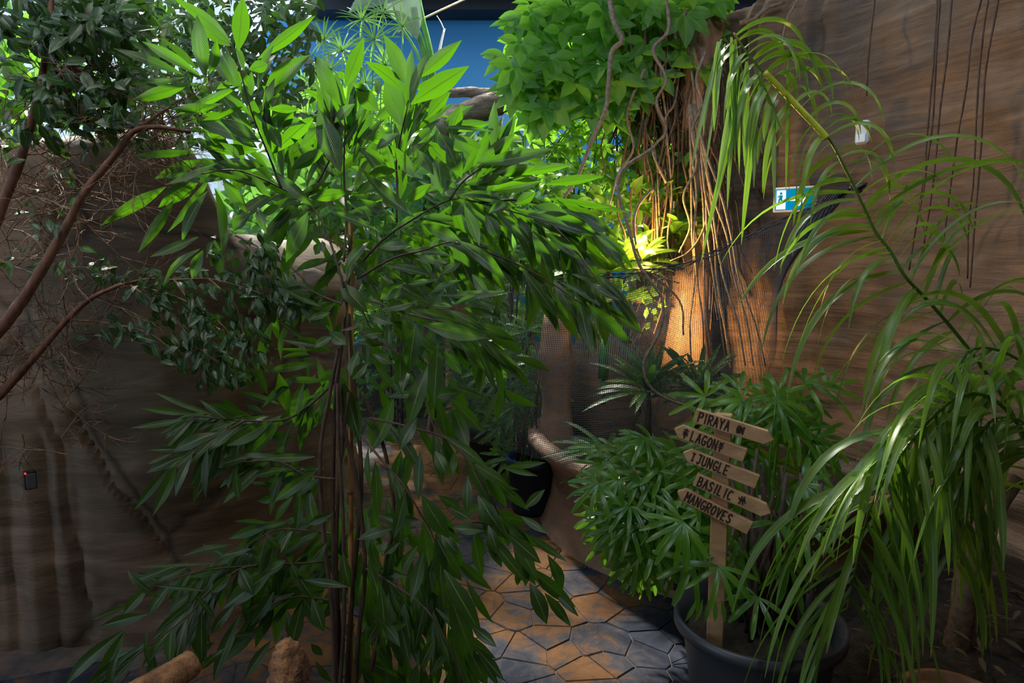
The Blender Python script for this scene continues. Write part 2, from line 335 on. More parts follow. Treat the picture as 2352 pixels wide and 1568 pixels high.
# ------------------------------------------------------------------ floor with stamped stones
def stone_mat():
    m, nt = newmat('stamped_stone'); geo = N(nt, 'ShaderNodeNewGeometry'); pos = geo.outputs['Position']; oi = N(nt, 'ShaderNodeObjectInfo')
    a = N(nt, 'ShaderNodeTexNoise', i={'Vector': pos, 'Scale': 2.3, 'Detail': 5.0, 'Roughness': 0.62, 'Distortion': 0.6})
    b_ = N(nt, 'ShaderNodeTexNoise', i={'Vector': pos, 'Scale': 9.0, 'Detail': 8.0, 'Roughness': 0.75, 'Distortion': 1.2})
    f = math_(nt, 'ADD', math_(nt, 'MULTIPLY', a.outputs[0], 0.6), math_(nt, 'MULTIPLY', b_.outputs[0], 0.4))
    f = math_(nt, 'ADD', f, math_(nt, 'MULTIPLY_ADD', oi.outputs['Random'], 0.04, -0.02))
    sp = N(nt, 'ShaderNodeSeparateXYZ', i={0: pos})
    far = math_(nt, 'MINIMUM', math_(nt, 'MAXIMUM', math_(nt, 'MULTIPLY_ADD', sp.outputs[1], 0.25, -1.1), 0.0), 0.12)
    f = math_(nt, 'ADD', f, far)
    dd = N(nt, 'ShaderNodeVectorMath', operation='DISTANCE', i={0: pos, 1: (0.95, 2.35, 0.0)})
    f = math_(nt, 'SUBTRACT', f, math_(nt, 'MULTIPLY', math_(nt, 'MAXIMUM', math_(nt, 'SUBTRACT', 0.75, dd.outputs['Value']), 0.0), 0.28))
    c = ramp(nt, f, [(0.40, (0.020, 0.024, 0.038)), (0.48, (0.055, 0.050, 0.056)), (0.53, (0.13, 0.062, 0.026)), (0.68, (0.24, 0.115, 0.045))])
    bm = N(nt, 'ShaderNodeBump', i={'Strength': 0.5, 'Distance': 0.008, 'Height': b_.outputs[0]})
    pr = N(nt, 'ShaderNodeBsdfPrincipled', i={'Base Color': c, 'Roughness': 0.85, 'Normal': bm.outputs[0]}); pr.inputs['Specular IOR Level'].default_value = 0.18
    N(nt, 'ShaderNodeOutputMaterial', i={0: pr.outputs[0]}); return m
M_['stone'] = stone_mat()
M_['joint'] = simple_mat('stone_joint', (0.15, 0.10, 0.075), 0.8, (0.05, 0.05, 0.055), 12)
bf = MB(); bf.box(Matrix.Translation((0, 2.8, -0.056)), 18, 14, 0.10); floor = bf.build('floor', M_['joint'], None, False); floor['kind'] = 'structure'
def clip(poly, p, q):
    mx = ((p[0] + q[0]) / 2, (p[1] + q[1]) / 2); dx, dy = q[0] - p[0], q[1] - p[1]; out = []
    f = lambda a: (a[0] - mx[0]) * dx + (a[1] - mx[1]) * dy
    for i in range(len(poly)):
        a, b2 = poly[i], poly[(i + 1) % len(poly)]; fa, fb = f(a), f(b2)
        if fa <= 0: out.append(a)
        if fa * fb < 0: t = fa / (fa - fb); out.append((a[0] + (b2[0] - a[0]) * t, a[1] + (b2[1] - a[1]) * t))
    return out
def smooth_floor():
    R = random.Random(5); seeds = []; y = 2.3; s = 0.14
    while y < 8.6:
        x = -1.7
        while x < 1.3:
            R.random() < 0.8 and seeds.append((x + R.uniform(-.5, .5) * s, y + R.uniform(-.5, .5) * s)); x += s
        y += s; s *= 1.06
    k = 0
    for i, p in enumerate(seeds):
        near = [q for q in seeds if q is not p and abs(q[0] - p[0]) < 1.6 and abs(q[1] - p[1]) < 1.6]
        near.sort(key=lambda q: (q[0] - p[0]) ** 2 + (q[1] - p[1]) ** 2)
        poly = [(p[0] - .8, p[1] - .8), (p[0] + .8, p[1] - .8), (p[0] + .8, p[1] + .8), (p[0] - .8, p[1] + .8)]
        for q in near[:24]: poly = clip(poly, p, q)
        # seen only where the floor shows between the walls
        if p[1] > 7.8 or p[0] < -1.05 - max(0, (3.1 - p[1])) * 1.0 or (p[0] > 0.2 + 0.42 * (p[1] - 1.2) and p[1] > 2.9 or p[0] > 1.25) or len(poly) < 3: continue
        if k >= 298: break
        c = (sum(a[0] for a in poly) / len(poly), sum(a[1] for a in poly) / len(poly)); V = []; n = len(poly)
        for (g, z) in ((0.0025, -0.02), (0.0025, -0.004), (0.007, 0.0)):
            for a in poly:
                d = math.hypot(a[0] - c[0], a[1] - c[1]); f = max(0.2, (d - g) / d); V.append((c[0] + (a[0] - c[0]) * f, c[1] + (a[1] - c[1]) * f, z + (R.uniform(-.001, .001) if z == 0 else 0)))
        F = []
        for l in range(2):
            for j in range(n): F.append((l * n + j, l * n + (j + 1) % n, (l + 1) * n + (j + 1) % n, (l + 1) * n + j))
        F.append(tuple(2 * n + j for j in range(n)))
        put('stone', mesh_of('stone', V, F, None, False), floor, M_['stone']); k += 1
    return k
print('stones', smooth_floor())
# ------------------------------------------------------------------ planter basin in terracotta rockwork
BC = (1.36, 4.06)
pb = thing('planter_basin', (BC[0], BC[1], 0), 'big round terracotta rockwork planter basin with flared rim standing on the stone floor', 'planter')
b = MB(); b.lathe([(1.20, -0.02), (1.17, 0.03), (1.13, 0.15), (1.10, 0.28), (1.12, 0.38), (1.19, 0.46), (1.235, 0.51), (1.235, 0.545), (1.20, 0.565), (1.15, 0.555), (1.10, 0.50), (1.06, 0.42)], (BC[0], BC[1], 0), 120, 0.04)
b.build('basin_wall', M_['rockP'], pb)
b = MB(); b.lathe([(1.10, 0.44), (0.8, 0.47), (0.4, 0.5), (0.0, 0.5)], (BC[0], BC[1], 0), 48, 0.05); so = b.build('soil', M_['soil'], pb)
def boulder(name, c, r, seed, mat, label, cat='rock', sub=3, amp=0.25, parent=None):
    bm = bmesh.new(); bmesh.ops.create_icosphere(bm, subdivisions=sub, radius=1.0)
    for v in bm.verts:
        d = v.co.normalized(); k = 1 + amp * noise.fractal(d * 1.3 + Vector((seed, 0, 0)), 1.0, 2.0, 4)
        v.co = Vector((d.x * r[0], d.y * r[1], d.z * r[2])) * k + Vector(c)
    me = bpy.data.meshes.new(name); bm.to_mesh(me); bm.free(); me.polygons.foreach_set('use_smooth', [True] * len(me.polygons))
    o = put(name, me, parent, mat)
    if label: tag(o, label, cat)
    return o
# narrow upright rock pillar at the left of the basin, with an overhanging lip
pl = MB(); pc = P(1278, 900, 4.1)
pl.lathe([(0.12, 0.44), (0.10, 0.6), (0.085, 0.75), (0.09, 0.85), (0.105, 0.93), (0.115, 0.99), (0.09, 1.05), (0.08, 1.2), (0.07, 1.3), (0, 1.32)], (pc.x, pc.y, 0), 40, 0.25)
o = pl.build('rock_pillar', M_['rockP'], None); tag(o, 'narrow brown rockwork pillar with a lip, standing in the basin behind the net', 'rock')
boulder('boulder', P(1385, 900, 4.45), (0.24, 0.2, 0.48), 4.0, M_['rockR'], 'dark rock behind the netted pillar in the planter basin')
# tall rockwork column under the hanging roots, lit by the lamp
cl = MB(); cc = P(1582, 700, 4.45)
cl.lathe([(0.19, 0.4), (0.17, 0.8), (0.14, 1.2), (0.13, 1.6), (0.13, 2.0), (0.14, 2.5), (0.14, 2.9), (0.15, 3.0), (0.10, 3.1), (0, 3.1)], (cc.x, cc.y, 0), 60, 0.35)
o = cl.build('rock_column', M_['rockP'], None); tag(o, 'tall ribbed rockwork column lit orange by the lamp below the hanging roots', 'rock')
# cap stone at the end of the left wall
boulder('cap_stone', P(672, 650, 3.12), (0.14, 0.12, 0.10), 9.0, M_['rockC'], 'pale rounded cap rock on the end of the left wall', sub=4, amp=0.22)
# ledge of planting soil at the right and strip of soil behind the left wall
def bed(name, c, r, h, seed, label):
    V = []; F = []; n, m = 40, 14
    for j in range(m + 1):
        f = j / m
        for i in range(n):
            a = 2 * PI * i / n; q = (c[0] + r[0] * f * math.cos(a), c[1] + r[1] * f * math.sin(a))
            V.append((q[0], q[1], h * (1 - f ** 3) + 0.05 * noise.fractal(Vector((q[0] * 5, q[1] * 5, seed)), 1, 2, 3)))
    for j in range(m):
        for i in range(n): F.append((j * n + i, (j + 1) * n + i, (j + 1) * n + (i + 1) % n, j * n + (i + 1) % n))
    o = put(name, mesh_of(name, V, F), None, M_['soil']); tag(o, label, 'soil', kind='stuff'); return o
bed('soil_bed', (1.75, 2.55), (0.75, 0.75), 0.26, 1.0, 'dark soil bed with litter at the foot of the right rock wall')
bed('soil_bed', (-0.4, 8.0), (3.4, 1.3), 0.6, 2.0, 'raised soil bed in front of the blue wall')
# ------------------------------------------------------------------ small fittings on the walls
def box_part(name, mat, parent, c, sx, sy, sz, rot):
    b = MB(); me_M = Matrix.Translation(c) @ rot
    b.box(me_M, sx, sy, sz); o = b.build(name, mat, parent, False)
    bv = o.modifiers.new('bevel', 'BEVEL'); bv.width = min(sx, sy, sz) * 0.25; bv.segments = 3; return o
def face_rot(plan_i, plan):
    (x0, y0), (x1, y1) = plan[plan_i], plan[plan_i + 1]; return Matrix.Rotation(math.atan2(y1 - y0, x1 - x0), 4, 'Z')
# exit sign
d = plan_depth(RWALL, 1826, 458, 0.13); c = P(1826, 458, d); rz = Matrix.Rotation(math.radians(-38), 4, 'Z')
es = thing('exit_sign', c, 'small teal emergency exit sign with white arrow and running figure on the rock wall', 'sign')
box_part('sign_case', M_['white'], es, c, 0.24, 0.035, 0.145, rz)
def disp_mat():
    m, nt = newmat('exit_face'); geo = N(nt, 'ShaderNodeUVMap', uv_map='UVMap'); sp = N(nt, 'ShaderNodeSeparateXYZ', i={0: geo.outputs[0]})
    c = ramp(nt, sp.outputs[0], [(0.35, (0.0, 0.30, 0.62)), (0.9, (0.0, 0.22, 0.20))])
    e = N(nt, 'ShaderNodeEmission', i={0: c, 1: 0.9}); N(nt, 'ShaderNodeOutputMaterial', i={0: e.outputs[0]}); return m
FR = Matrix.Translation(c) @ rz
def flat(parent, name, polys, mat, off, FRm, th=0.002):
    b = MB()
    for pg in polys:
        n = len(pg); V = [FRm @ Vector((x, -off, z)) for x, z in pg] + [FRm @ Vector((x, -off + th, z)) for x, z in pg]
        b.add(V, [tuple(range(n))] + [(i, (i + 1) % n, n + (i + 1) % n, n + i) for i in range(n)], [(x * 4 + 0.5, z * 6 + 0.5) for x, z in pg] * 2)
    return b.build(name, mat, parent, False)
flat(es, 'sign_face', [[(-0.105, -0.06), (0.105, -0.06), (0.105, 0.06), (-0.105, 0.06)]], disp_mat(), 0.021, FR)
wg = glow_mat('white_light', (0.9, 0.97, 1.0), 1.0)
flat(es, 'arrow', [[(-0.02, -0.009), (0.035, -0.009), (0.035, 0.009), (-0.02, 0.009)], [(0.03, -0.04), (0.075, 0.0), (0.03, 0.04), (0.015, 0.04), (0.05, 0.0), (0.015, -0.04)]], wg, 0.024, FR)
flat(es, 'running_figure', [[(-0.098, -0.055), (-0.045, -0.055), (-0.045, 0.055), (-0.098, 0.055)]], wg, 0.024, FR)
fg = glow_mat('teal_light', (0.0, 0.30, 0.45), 0.8)
flat(es, 'figure_mark', [[(-0.078, 0.030), (-0.066, 0.030), (-0.066, 0.042), (-0.078, 0.042)], [(-0.085, 0.0), (-0.066, -0.002), (-0.062, 0.026), (-0.078, 0.026)],
     [(-0.085, 0.0), (-0.090, -0.025), (-0.083, -0.025), (-0.076, 0.0)], [(-0.076, 0.0), (-0.062, -0.020), (-0.054, -0.016), (-0.066, 0.004)], [(-0.090, 0.012), (-0.078, 0.022), (-0.078, 0.027), (-0.092, 0.018)]], fg, 0.0265, FR)
# motion detector
d = plan_depth(RWALL, 1982, 304, 0.09); c = P(1982, 304, d); rz = Matrix.Rotation(math.radians(-50), 4, 'Z')
md = thing('motion_detector', c, 'small white plastic motion detector with green light on the right rock wall', 'detector')
o = box_part('housing', M_['white'], md, c, 0.072, 0.04, 0.125, rz); o.modifiers['bevel'].width = 0.016
box_part('lens', M_['panel'], md, (Matrix.Translation(c) @ rz) @ Vector((0, -0.018, -0.032)), 0.052, 0.02, 0.045, rz)
box_part('green_light', glow_mat('green_led', (0.1, 1.0, 0.15), 2.5), md, (Matrix.Translation(c) @ rz) @ Vector((-0.012, -0.024, -0.018)), 0.022, 0.008, 0.006, rz)
# card reader beside the rock door at the left
d = plan_depth(LWALL, 69, 1101, 0.07); c = P(69, 1101, d); rz = Matrix.Rotation(math.radians(43), 4, 'Z')
cr = thing('card_reader', c, 'small grey card reader with red light on the left rock wall', 'card reader')
box_part('housing', M_['black'], cr, c, 0.042, 0.022, 0.075, rz)
box_part('faceplate', simple_mat('grey_plate', (0.10, 0.10, 0.11), 0.5, (0.09, 0.09, 0.1)), cr, (Matrix.Translation(c) @ rz) @ Vector((0.002, -0.010, -0.004)), 0.032, 0.01, 0.058, rz)
box_part('red_light', glow_mat('red_led', (1.0, 0.02, 0.01), 4.0), cr, (Matrix.Translation(c) @ rz) @ Vector((-0.015, -0.013, 0.030)), 0.006, 0.006, 0.006, rz)
# flood lamp in the planting
lc = P(1478, 545, 4.3)
fl = thing('flood_lamp', lc, 'small warm floodlight shining yellow among the ferns in front of the rock column', 'lamp')
b = MB(); b.tube([lc + Vector((0, 0.0, -0.30)), lc + Vector((0, 0.0, -0.02))], 0.012, 8); b.build('stake', M_['black'], fl)
b = MB(); b.tube([lc + Vector((-0.06, 0.0, -0.03)), lc + Vector((0.0, 0.04, 0.03))], [0.035, 0.055], 16); b.build('lamp_housing', M_['black'], fl)
b = MB(); b.tube([lc + Vector((0.0, 0.042, 0.032)), lc + Vector((0.006, 0.047, 0.036))], 0.05, 16); b.build('lens', glow_mat('warm_lens', (1.0, 0.66, 0.22), 25.0), fl)
pd = bpy.data.lights.new('warm_light', 'POINT'); pd.energy = 62; pd.color = (1.0, 0.60, 0.16); pd.shadow_soft_size = 0.05
po = bpy.data.objects.new('warm_light', pd); C.objects.link(po); po.location = P(1478, 560, 3.95)
pd2 = bpy.data.lights.new('warm_light', 'SPOT'); pd2.energy = 190; pd2.spot_size = math.radians(62); pd2.spot_blend = 0.9; pd2.color = (1.0, 0.58, 0.20); pd2.shadow_soft_size = 0.04
po2 = bpy.data.objects.new('warm_light', pd2); C.objects.link(po2); po2.location = P(1455, 700, 3.8); po2.rotation_euler = (P(1580, 730, 4.4) - P(1455, 700, 3.8)).to_track_quat('-Z', 'Y').to_euler()  # extra spot added to brighten the column, not part of the flood lamp
# ------------------------------------------------------------------ leaf templates and plants
def template(ny=8, nx=4, kind='lance', fold=0.25, droop=0.08, twist=0.0, side=0.0):
    V = []; F = []; uv = []
    for j in range(ny + 1):
        t = j / ny
        if kind == 'lance': wd = (0.05 if t < 0.05 else min(1.0, (max(0, t - 0.04) / 0.36)) ** 0.62 * (1 if t < 0.58 else (1 - ((t - 0.58) / 0.42) ** 1.7) * (1 - 0.25 * ((t - 0.58) / 0.42))))
        elif kind == 'oval': wd = math.sin(PI * t ** 0.75) ** 0.72 * (1 if t < 0.75 else 1 - 0.6 * ((t - 0.75) / 0.25)) if t > 0.05 else 0.05
        elif kind == 'strap': wd = min(1, 0.45 + t * 2.2) * (1 if t < 0.55 else (1 - ((t - 0.55) / 0.45) ** 2.0) ** 0.8)
        elif kind == 'blunt': wd = min(1, 0.15 + t * 3.0) * (1 if t < 0.86 else 1 - 0.35 * (t - 0.86) / 0.14)
        if t >= 1: wd = 0.45 if kind == 'blunt' else 0.02
        a = twist * (t - 0.3)
        for i in range(nx + 1):
            u = i / nx - 0.5; x = u * wd; z = abs(u) * 2 * wd * 0.5 * fold
            xr, zr = x * math.cos(a) - z * math.sin(a), x * math.sin(a) + z * math.cos(a)
            # cross-section height is in width units: store separately through scale w for x and z
            V.append((xr + side * 4 * t * (1 - t), t, zr, droop * 4 * t * (1 - t))); uv.append((i / nx, t))
    for j in range(ny):
        for i in range(nx):
            k = j * (nx + 1) + i; F.append((k, k + 1, k + nx + 2, k + nx + 1))
    return np.array(V), F, uv
_tm = {}
def tmesh(key, asp, **kw):
    """shared mesh of a template, for an aspect (width/length) bin"""
    k = (key, round(asp, 2), tuple(sorted(kw.items())))
    if k not in _tm:
        V, F, uv = template(kind=key, **kw); asp2 = max(0.03, asp)
        W = np.stack([V[:, 0] * asp2, V[:, 1], V[:, 2] * asp2 + V[:, 3]], 1)
        _tm[k] = (W, F, uv, {})
    return _tm[k]
def frame(base, tip, normal):
    y = (tip - base); L = y.length; y = y / max(L, 1e-9); n = normal - y * normal.dot(y)
    if n.length < 1e-4: n = y.orthogonal()
    n.normalize(); x = y.cross(n)
    return Matrix(((x.x * L, y.x * L, n.x * L, base.x), (x.y * L, y.y * L, n.y * L, base.y), (x.z * L, y.z * L, n.z * L, base.z), (0, 0, 0, 1)))
class Plant:
    def __init__(s, root, mat, lname='leaf', cap=300): s.root = root; s.mat = mat; s.items = []; s.lname = lname; s.cap = cap
    def leaf(s, key, base, tip, wid, normal, parent=None, **kw):
        L = (tip - base).length
        if L < 1e-4: return
        asp = wid / L; asp = max(0.03, round(asp * 25) / 25)
        kw = dict(ny=kw.get('ny', 8), nx=kw.get('nx', 2), fold=kw.get('fold', 0.3), droop=round(kw.get('droop', 0.08), 2), twist=round(kw.get('twist', 0), 1), side=round(kw.get('side', 0), 1))
        s.items.append((L, tmesh(key, asp, **kw), frame(base, tip, normal), parent))
    def finish(s):
        def score(it):
            b = it[2].translation; return -it[0] / max(0.5, (b - CAMP).length) * (1.0 if 0 < vis(b) else 0.01)
        items = sorted(s.items, key=score); one = items[:s.cap]; rest = items[s.cap:]
        for L, T, M, par in one:
            W, F, uv, cache = T
            if s.mat.name not in cache: cache[s.mat.name] = mesh_of(s.lname, W, F, uv); cache[s.mat.name].materials.append(s.mat)
            put(s.lname, cache[s.mat.name], par or s.root, None, M)
        if rest:
            VV = []; FF = []; UU = []; n = 0
            for L, T, M, par in rest:
                W, F, uv, _ = T; A = np.array(M); VV.append(W @ A[:3, :3].T + A[:3, 3]); FF += [tuple(i + n for i in f) for f in F]; UU += uv; n += len(W)
            o = put('foliage', mesh_of('foliage', np.concatenate(VV), FF, UU), s.root, s.mat); o['kind'] = 'stuff'
        return len(items)
def vis(p):
    v = p - CAMP; d = v.dot(FW)
    if d < 0.1: return -1
    x = v.dot(RT) / d * FOC; y = v.dot(UP) / d * FOC
    return 1 if abs(x) < 1230 and abs(y) < 840 else -1
def rv(R, s=1.0): return Vector((R.uniform(-s, s), R.uniform(-s, s), R.uniform(-s, s)))
# leaves set by hand: coordinates read in enlarged views of the photograph
def A_(s): return [tuple(float(v) for v in r.split()) for r in s.strip().split(';') if r.strip()]
S = 800 / 2352.0
HAND = [(0, 0, A_("""1560 290 1150 -30 90;1610 345 1640 -30 125;1555 310 1300 140 100;1330 470 1100 265 62;1240 505 765 325 80;1360 520 960 280 90;1250 520 800 555 60;1290 560 880 680 90;
1410 500 1460 265 85;1390 535 1330 100 120;1600 600 1490 340 115;1740 400 2130 105 95;1680 470 1810 435 95;1770 720 2100 370 160;1900 660 1770 580 70;1620 580 1180 780 70;1480 720 1150 740 70;
1640 720 1340 830 55;2020 740 1810 735 70;1750 950 1480 800 110;1770 960 1230 770 100;1780 860 2070 830 120;1840 1040 2130 780 110;2300 1160 2150 730 165;1960 910 2290 1200 120;1350 1200 1070 1400 120;
1120 1260 675 1525 95;1180 1340 930 1710 80;1500 1200 1680 1445 90;1700 1180 1830 1330 80;1450 1270 1490 1670 100;1400 1290 1230 1640 90;1420 1190 1130 1570 55;1370 1080 1045 1205 90;1470 1100 1110 1250 80;
1340 1020 900 1050 50;1750 1010 1380 990 100;1500 1080 1370 740 95;1680 1455 1575 1560 110;1740 1400 1800 1580 70;1950 1370 1750 1790 160;2080 1430 1930 1770 130;2130 1400 1860 1160 90;2350 1300 2090 1340 90;
1600 900 1290 700 80;1650 480 1590 300 80;1560 560 1460 600 50;1640 700 1700 480 90;1850 900 1690 700 90;1900 1000 1800 830 100;1700 1130 1560 1300 90;1780 1120 1480 1090 90;1640 1180 1860 1240 90;
1960 1150 2200 1000 90;2000 1330 2240 1230 80;1500 700 1250 720 70;1440 640 1270 560 60;1880 900 1970 700 110;2020 1000 2180 840 100;1900 1110 2080 960 100;1700 600 1600 480 80;1740 1000 1540 860 90;1560 1000 1400 900 80;1620 1080 1480 960 80""")),
 (0, 500, A_("""1340 130 1010 265 75;1350 210 1100 465 80;1370 220 1295 415 95;1450 150 1500 405 95;1540 80 1500 250 50;1480 1340 1045 1180 50;1340 1320 955 1285 48;1235 1360 880 1418 50;1380 1360 1120 1467 75;
1700 1340 1390 1250 75;1480 1450 1170 1580 100;1840 1370 1530 1540 125;1890 1260 1600 1170 55;1940 1310 1880 1045 105;1990 1400 2055 1110 100;2250 1190 1990 1520 90;1980 1500 1790 1460 85;1600 1420 1405 1580 85;
2180 870 1890 820 60;2130 895 1850 885 32;2110 930 1895 945 55;2230 900 2010 810 95;2150 980 1790 1037 60;2200 1100 1925 1090 55;2170 600 1910 478 55;2050 815 1890 700 50;2200 270 1950 380 32;1650 1370 1500 1220 60;
1500 1340 1330 1440 60;1780 1330 1660 1260 60;2230 730 2100 610 80;2240 800 2120 880 70;2230 640 2080 690 60;1600 1370 1480 1290 40;1560 1380 1350 1230 50;1960 1330 1760 1400 60;1300 1560 1000 1567 50;1420 1530 1210 1620 60""")),
 (0, 1035, A_("""1250 30 990 150 65;1300 30 1185 310 85;1190 90 1030 440 95;1150 110 900 405 62;1160 20 1000 90 42;1590 130 1610 335 65;1580 110 1540 260 60;1600 40 1367 218 62;2130 40 1765 55 65;2140 130 1850 345 85;
1890 240 1690 215 42;1850 325 1730 335 60;1830 490 1580 475 50;2000 530 2020 285 90;2055 260 2145 525 100;1560 630 1235 710 52;1650 770 1368 632 100;1450 760 915 785 38;1790 740 1610 670 100;1120 890 905 825 85;
1080 990 860 805 65;1000 1100 665 1190 95;1170 880 1000 1120 95;1390 830 1220 950 85;1390 945 1050 910 28;1000 930 830 1105 85;880 1035 615 1140 42;1345 1010 1030 1275 115;1600 1020 1425 1240 80;1290 1110 1400 1440 115;
1340 1070 1420 1305 62;1160 1205 1145 1435 95;1000 1200 1020 1470 42;975 1340 710 1495 52;850 1200 440 1590 95;840 1220 640 1640 125;820 1330 750 1640 75;1850 800 1505 1065 135;1620 790 1715 975 105;1885 790 1870 1005 92;
1940 860 1860 1310 115;1850 950 1690 1180 95;1620 1110 1440 1560 115;2040 1030 1960 1345 105;2050 1000 2190 1225 100;1970 760 2030 900 80;1975 540 1895 690 62;2200 630 2070 750 95;2050 870 2360 920 60;1560 840 1420 960 80;
1300 900 1130 1010 80;1750 1180 1520 1420 90;1830 1280 1650 1540 90;1520 1330 1360 1480 60;1660 960 1680 1190 60;2100 1300 2180 1380 60;2130 1420 2250 1567 60;1700 660 1480 720 60;1930 740 1740 850 80;2000 820 2120 1000 90;
1800 560 1900 660 70;2080 500 2250 420 70;2120 560 2230 700 70;1900 700 2040 560 60;1450 1290 1300 1390 70;1560 1250 1760 1230 60;1330 980 1460 1140 50""")),
 (700, 1035, A_("""650 0 600 270 100;710 -10 640 300 105;780 0 770 330 95;880 0 970 172 92;1010 0 1000 160 62;1100 170 1095 435 85;1150 90 1375 230 95;680 275 598 595 95;205 370 200 745 105;30 255 80 530 105;260 380 262 555 62;
590 525 355 600 85;780 470 490 425 80;440 590 500 810 72;760 640 650 815 82;790 300 975 590 150;800 480 860 960 125;900 500 925 975 105;880 560 1060 880 130;1170 300 1375 600 145;1240 500 1305 700 72;1140 560 1200 860 85;
1000 720 1265 940 85;840 900 820 1258 105;915 960 930 1225 80;940 800 1195 1245 135;980 970 1135 1385 150;1010 1130 1025 1590 125;1090 1310 1235 1590 115;1150 1320 1348 1555 82;1120 1175 1297 1325 85;1090 870 1275 1165 62;
380 680 400 1010 100;420 850 440 1210 110;260 690 310 925 95;380 870 300 1085 92;505 1145 415 1305 85;515 1145 645 1325 95;310 1240 350 1455 105;0 870 350 985 60;1380 520 1585 900 100;1370 560 1595 760 105;1410 650 1560 910 100;
1490 770 1830 1055 95;1520 890 1635 1172 118;1620 960 1800 1190 85;1690 960 1850 1120 58;1500 560 1775 750 70;1640 700 1740 945 92;1445 770 1435 910 55;1340 110 1630 78 50;1330 110 1575 170 42;1480 390 1622 260 72;
1180 170 1445 265 40;1000 520 1220 540 90;1000 1250 840 1520 105;920 560 1040 700 90;700 560 790 640 90;560 620 500 690 60;640 620 530 700 60;720 940 790 1030 70;800 680 720 1020 90;1200 560 1440 780 95;1260 600 1500 900 80;
900 300 1060 400 80;980 380 1130 470 90;1080 430 1250 330 60;520 700 720 730 60;490 800 700 850 70;480 1150 660 1140 40;400 1400 700 1560 95;560 1200 700 1160 60;700 1180 770 1460 70;640 1150 710 1450 80;880 1260 780 1460 90;
760 1440 700 1590 90;300 560 120 700 70;150 620 20 760 80;100 540 -40 600 70;140 760 60 1010 80;50 1000 130 1220 100;180 1020 60 1060 50;860 1340 900 1590 100;1190 1400 1310 1590 50;1460 440 1640 560 60""")),
 (700, 0, A_("""245 715 80 385 115;270 595 400 250 115;680 565 530 230 130;690 635 405 412 110;760 530 1060 270 105;735 600 1005 560 100;715 705 1110 445 150;655 855 540 530 150;830 795 985 620 110;1000 800 720 700 26;940 830 1140 710 75;
940 870 1262 830 85;900 860 1285 892 42;980 920 1222 1022 85;500 750 340 590 135;250 745 -10 600 75;1060 1180 1370 840 105;1160 1100 1685 1003 115;1170 1130 1475 1080 90;1400 1180 1815 1112 78;1620 1245 2022 1190 75;
1440 1062 1665 1112 42;1255 1290 1600 1228 115;1105 1285 1250 1180 125;935 1315 890 1050 150;1060 1200 960 980 115;735 1200 610 990 95;230 1205 -10 935 115;360 1300 20 1335 85;740 1465 380 1135 105;590 1450 375 1340 92;
500 1560 155 1420 75;860 1240 680 1365 82;1090 1340 995 1455 115;985 1390 865 1567 85;1075 1380 1180 1660 85;1510 1440 1990 1590 125;1690 1325 2110 1605 92;1560 1300 1420 1378 92;1540 1390 1770 1440 92;1830 1370 2185 1432 52;
1220 1310 1375 1382 52;1440 1460 1540 1830 150;640 1350 680 1120 60;820 1300 1000 1220 90;600 720 480 800 80;520 900 300 830 100;640 900 480 1010 90;760 900 640 780 100;820 960 700 1060 100;960 1100 820 950 110;
1000 1050 900 900 110;1120 1050 980 900 110;560 1100 340 1000 90;620 1150 420 1180 90;700 1100 560 980 80;300 880 180 720 90;500 640 470 530 60;430 620 320 560 60;590 960 420 930 90;1200 1100 1420 900 110;1290 1180 1560 1120 90;
870 1180 760 1010 90;980 940 1060 700 100;1380 1380 1240 1440 90;1600 1420 1780 1560 60;1640 1340 2070 1400 60;1740 1440 2060 1567 80;900 960 1100 1020 90;260 540 235 480 60;340 700 200 830 90""")),
 (700, 500, A_("""880 140 868 372 105;570 288 662 405 110;1468 300 1474 480 98;320 280 500 465 150;435 160 268 362 85;668 445 510 550 105;232 435 430 645 125;1000 165 1165 525 135;1020 150 1375 450 105;1600 415 1500 760 95;
1540 100 1675 510 115;1680 420 1840 690 85;1840 500 1942 935 105;1900 570 2215 855 105;2030 600 2295 792 80;1720 430 2185 695 75;1700 350 2140 482 62;1540 90 1725 365 150;1600 520 1800 700 62;720 625 1065 700 75;800 722 1225 812 115;
960 620 1235 765 78;750 720 700 1055 105;645 900 655 1205 95;900 840 872 1272 112;830 1000 690 1435 135;600 1220 440 1590 125;265 1120 375 1510 125;1140 810 1290 1165 65;1240 830 1480 1040 35;980 1215 1215 1455 92;1000 1140 1222 1222 62;
170 772 285 862 105;205 1190 -10 1445 82;480 1000 610 1160 62;560 1210 800 1190 62;330 300 290 430 60;500 200 720 190 95;640 110 740 215 85;880 280 980 300 40;560 540 650 480 70;860 590 1000 600 60;900 520 1400 500 60;
1000 590 1200 510 50;720 440 830 370 60;690 450 890 420 50;850 510 1060 420 60;920 380 1060 300 80;1130 380 1260 560 80;1180 560 1390 650 60;1060 600 1330 680 60;1280 740 1310 560 60;520 620 760 560 90;600 700 800 800 90;
440 660 600 720 80;380 800 560 780 90;350 830 540 860 80;460 920 600 990 70;360 900 300 1080 80;430 980 320 1090 90;550 960 440 880 80;780 800 900 900 60;700 1040 660 1180 80;860 1200 1060 1180 90;1000 1290 1110 1567 110;
900 1230 960 1500 80;760 1350 640 1567 110;940 900 1060 1060 80;1010 780 1100 900 70;1060 860 1220 1030 60;1380 220 1420 330 90;1420 200 1330 420 60;1250 100 1130 60 60;1580 20 1990 140 90;1620 100 1900 300 95;1500 -20 1780 60 80;
1760 200 2050 355 70;1800 380 2000 440 50;1900 420 2130 560 60;1220 -20 1310 160 110;1060 -10 1180 180 90;800 40 1060 160 100;480 160 480 240 40;120 160 130 240 60;100 170 70 250 70;0 420 100 600 50"""))]
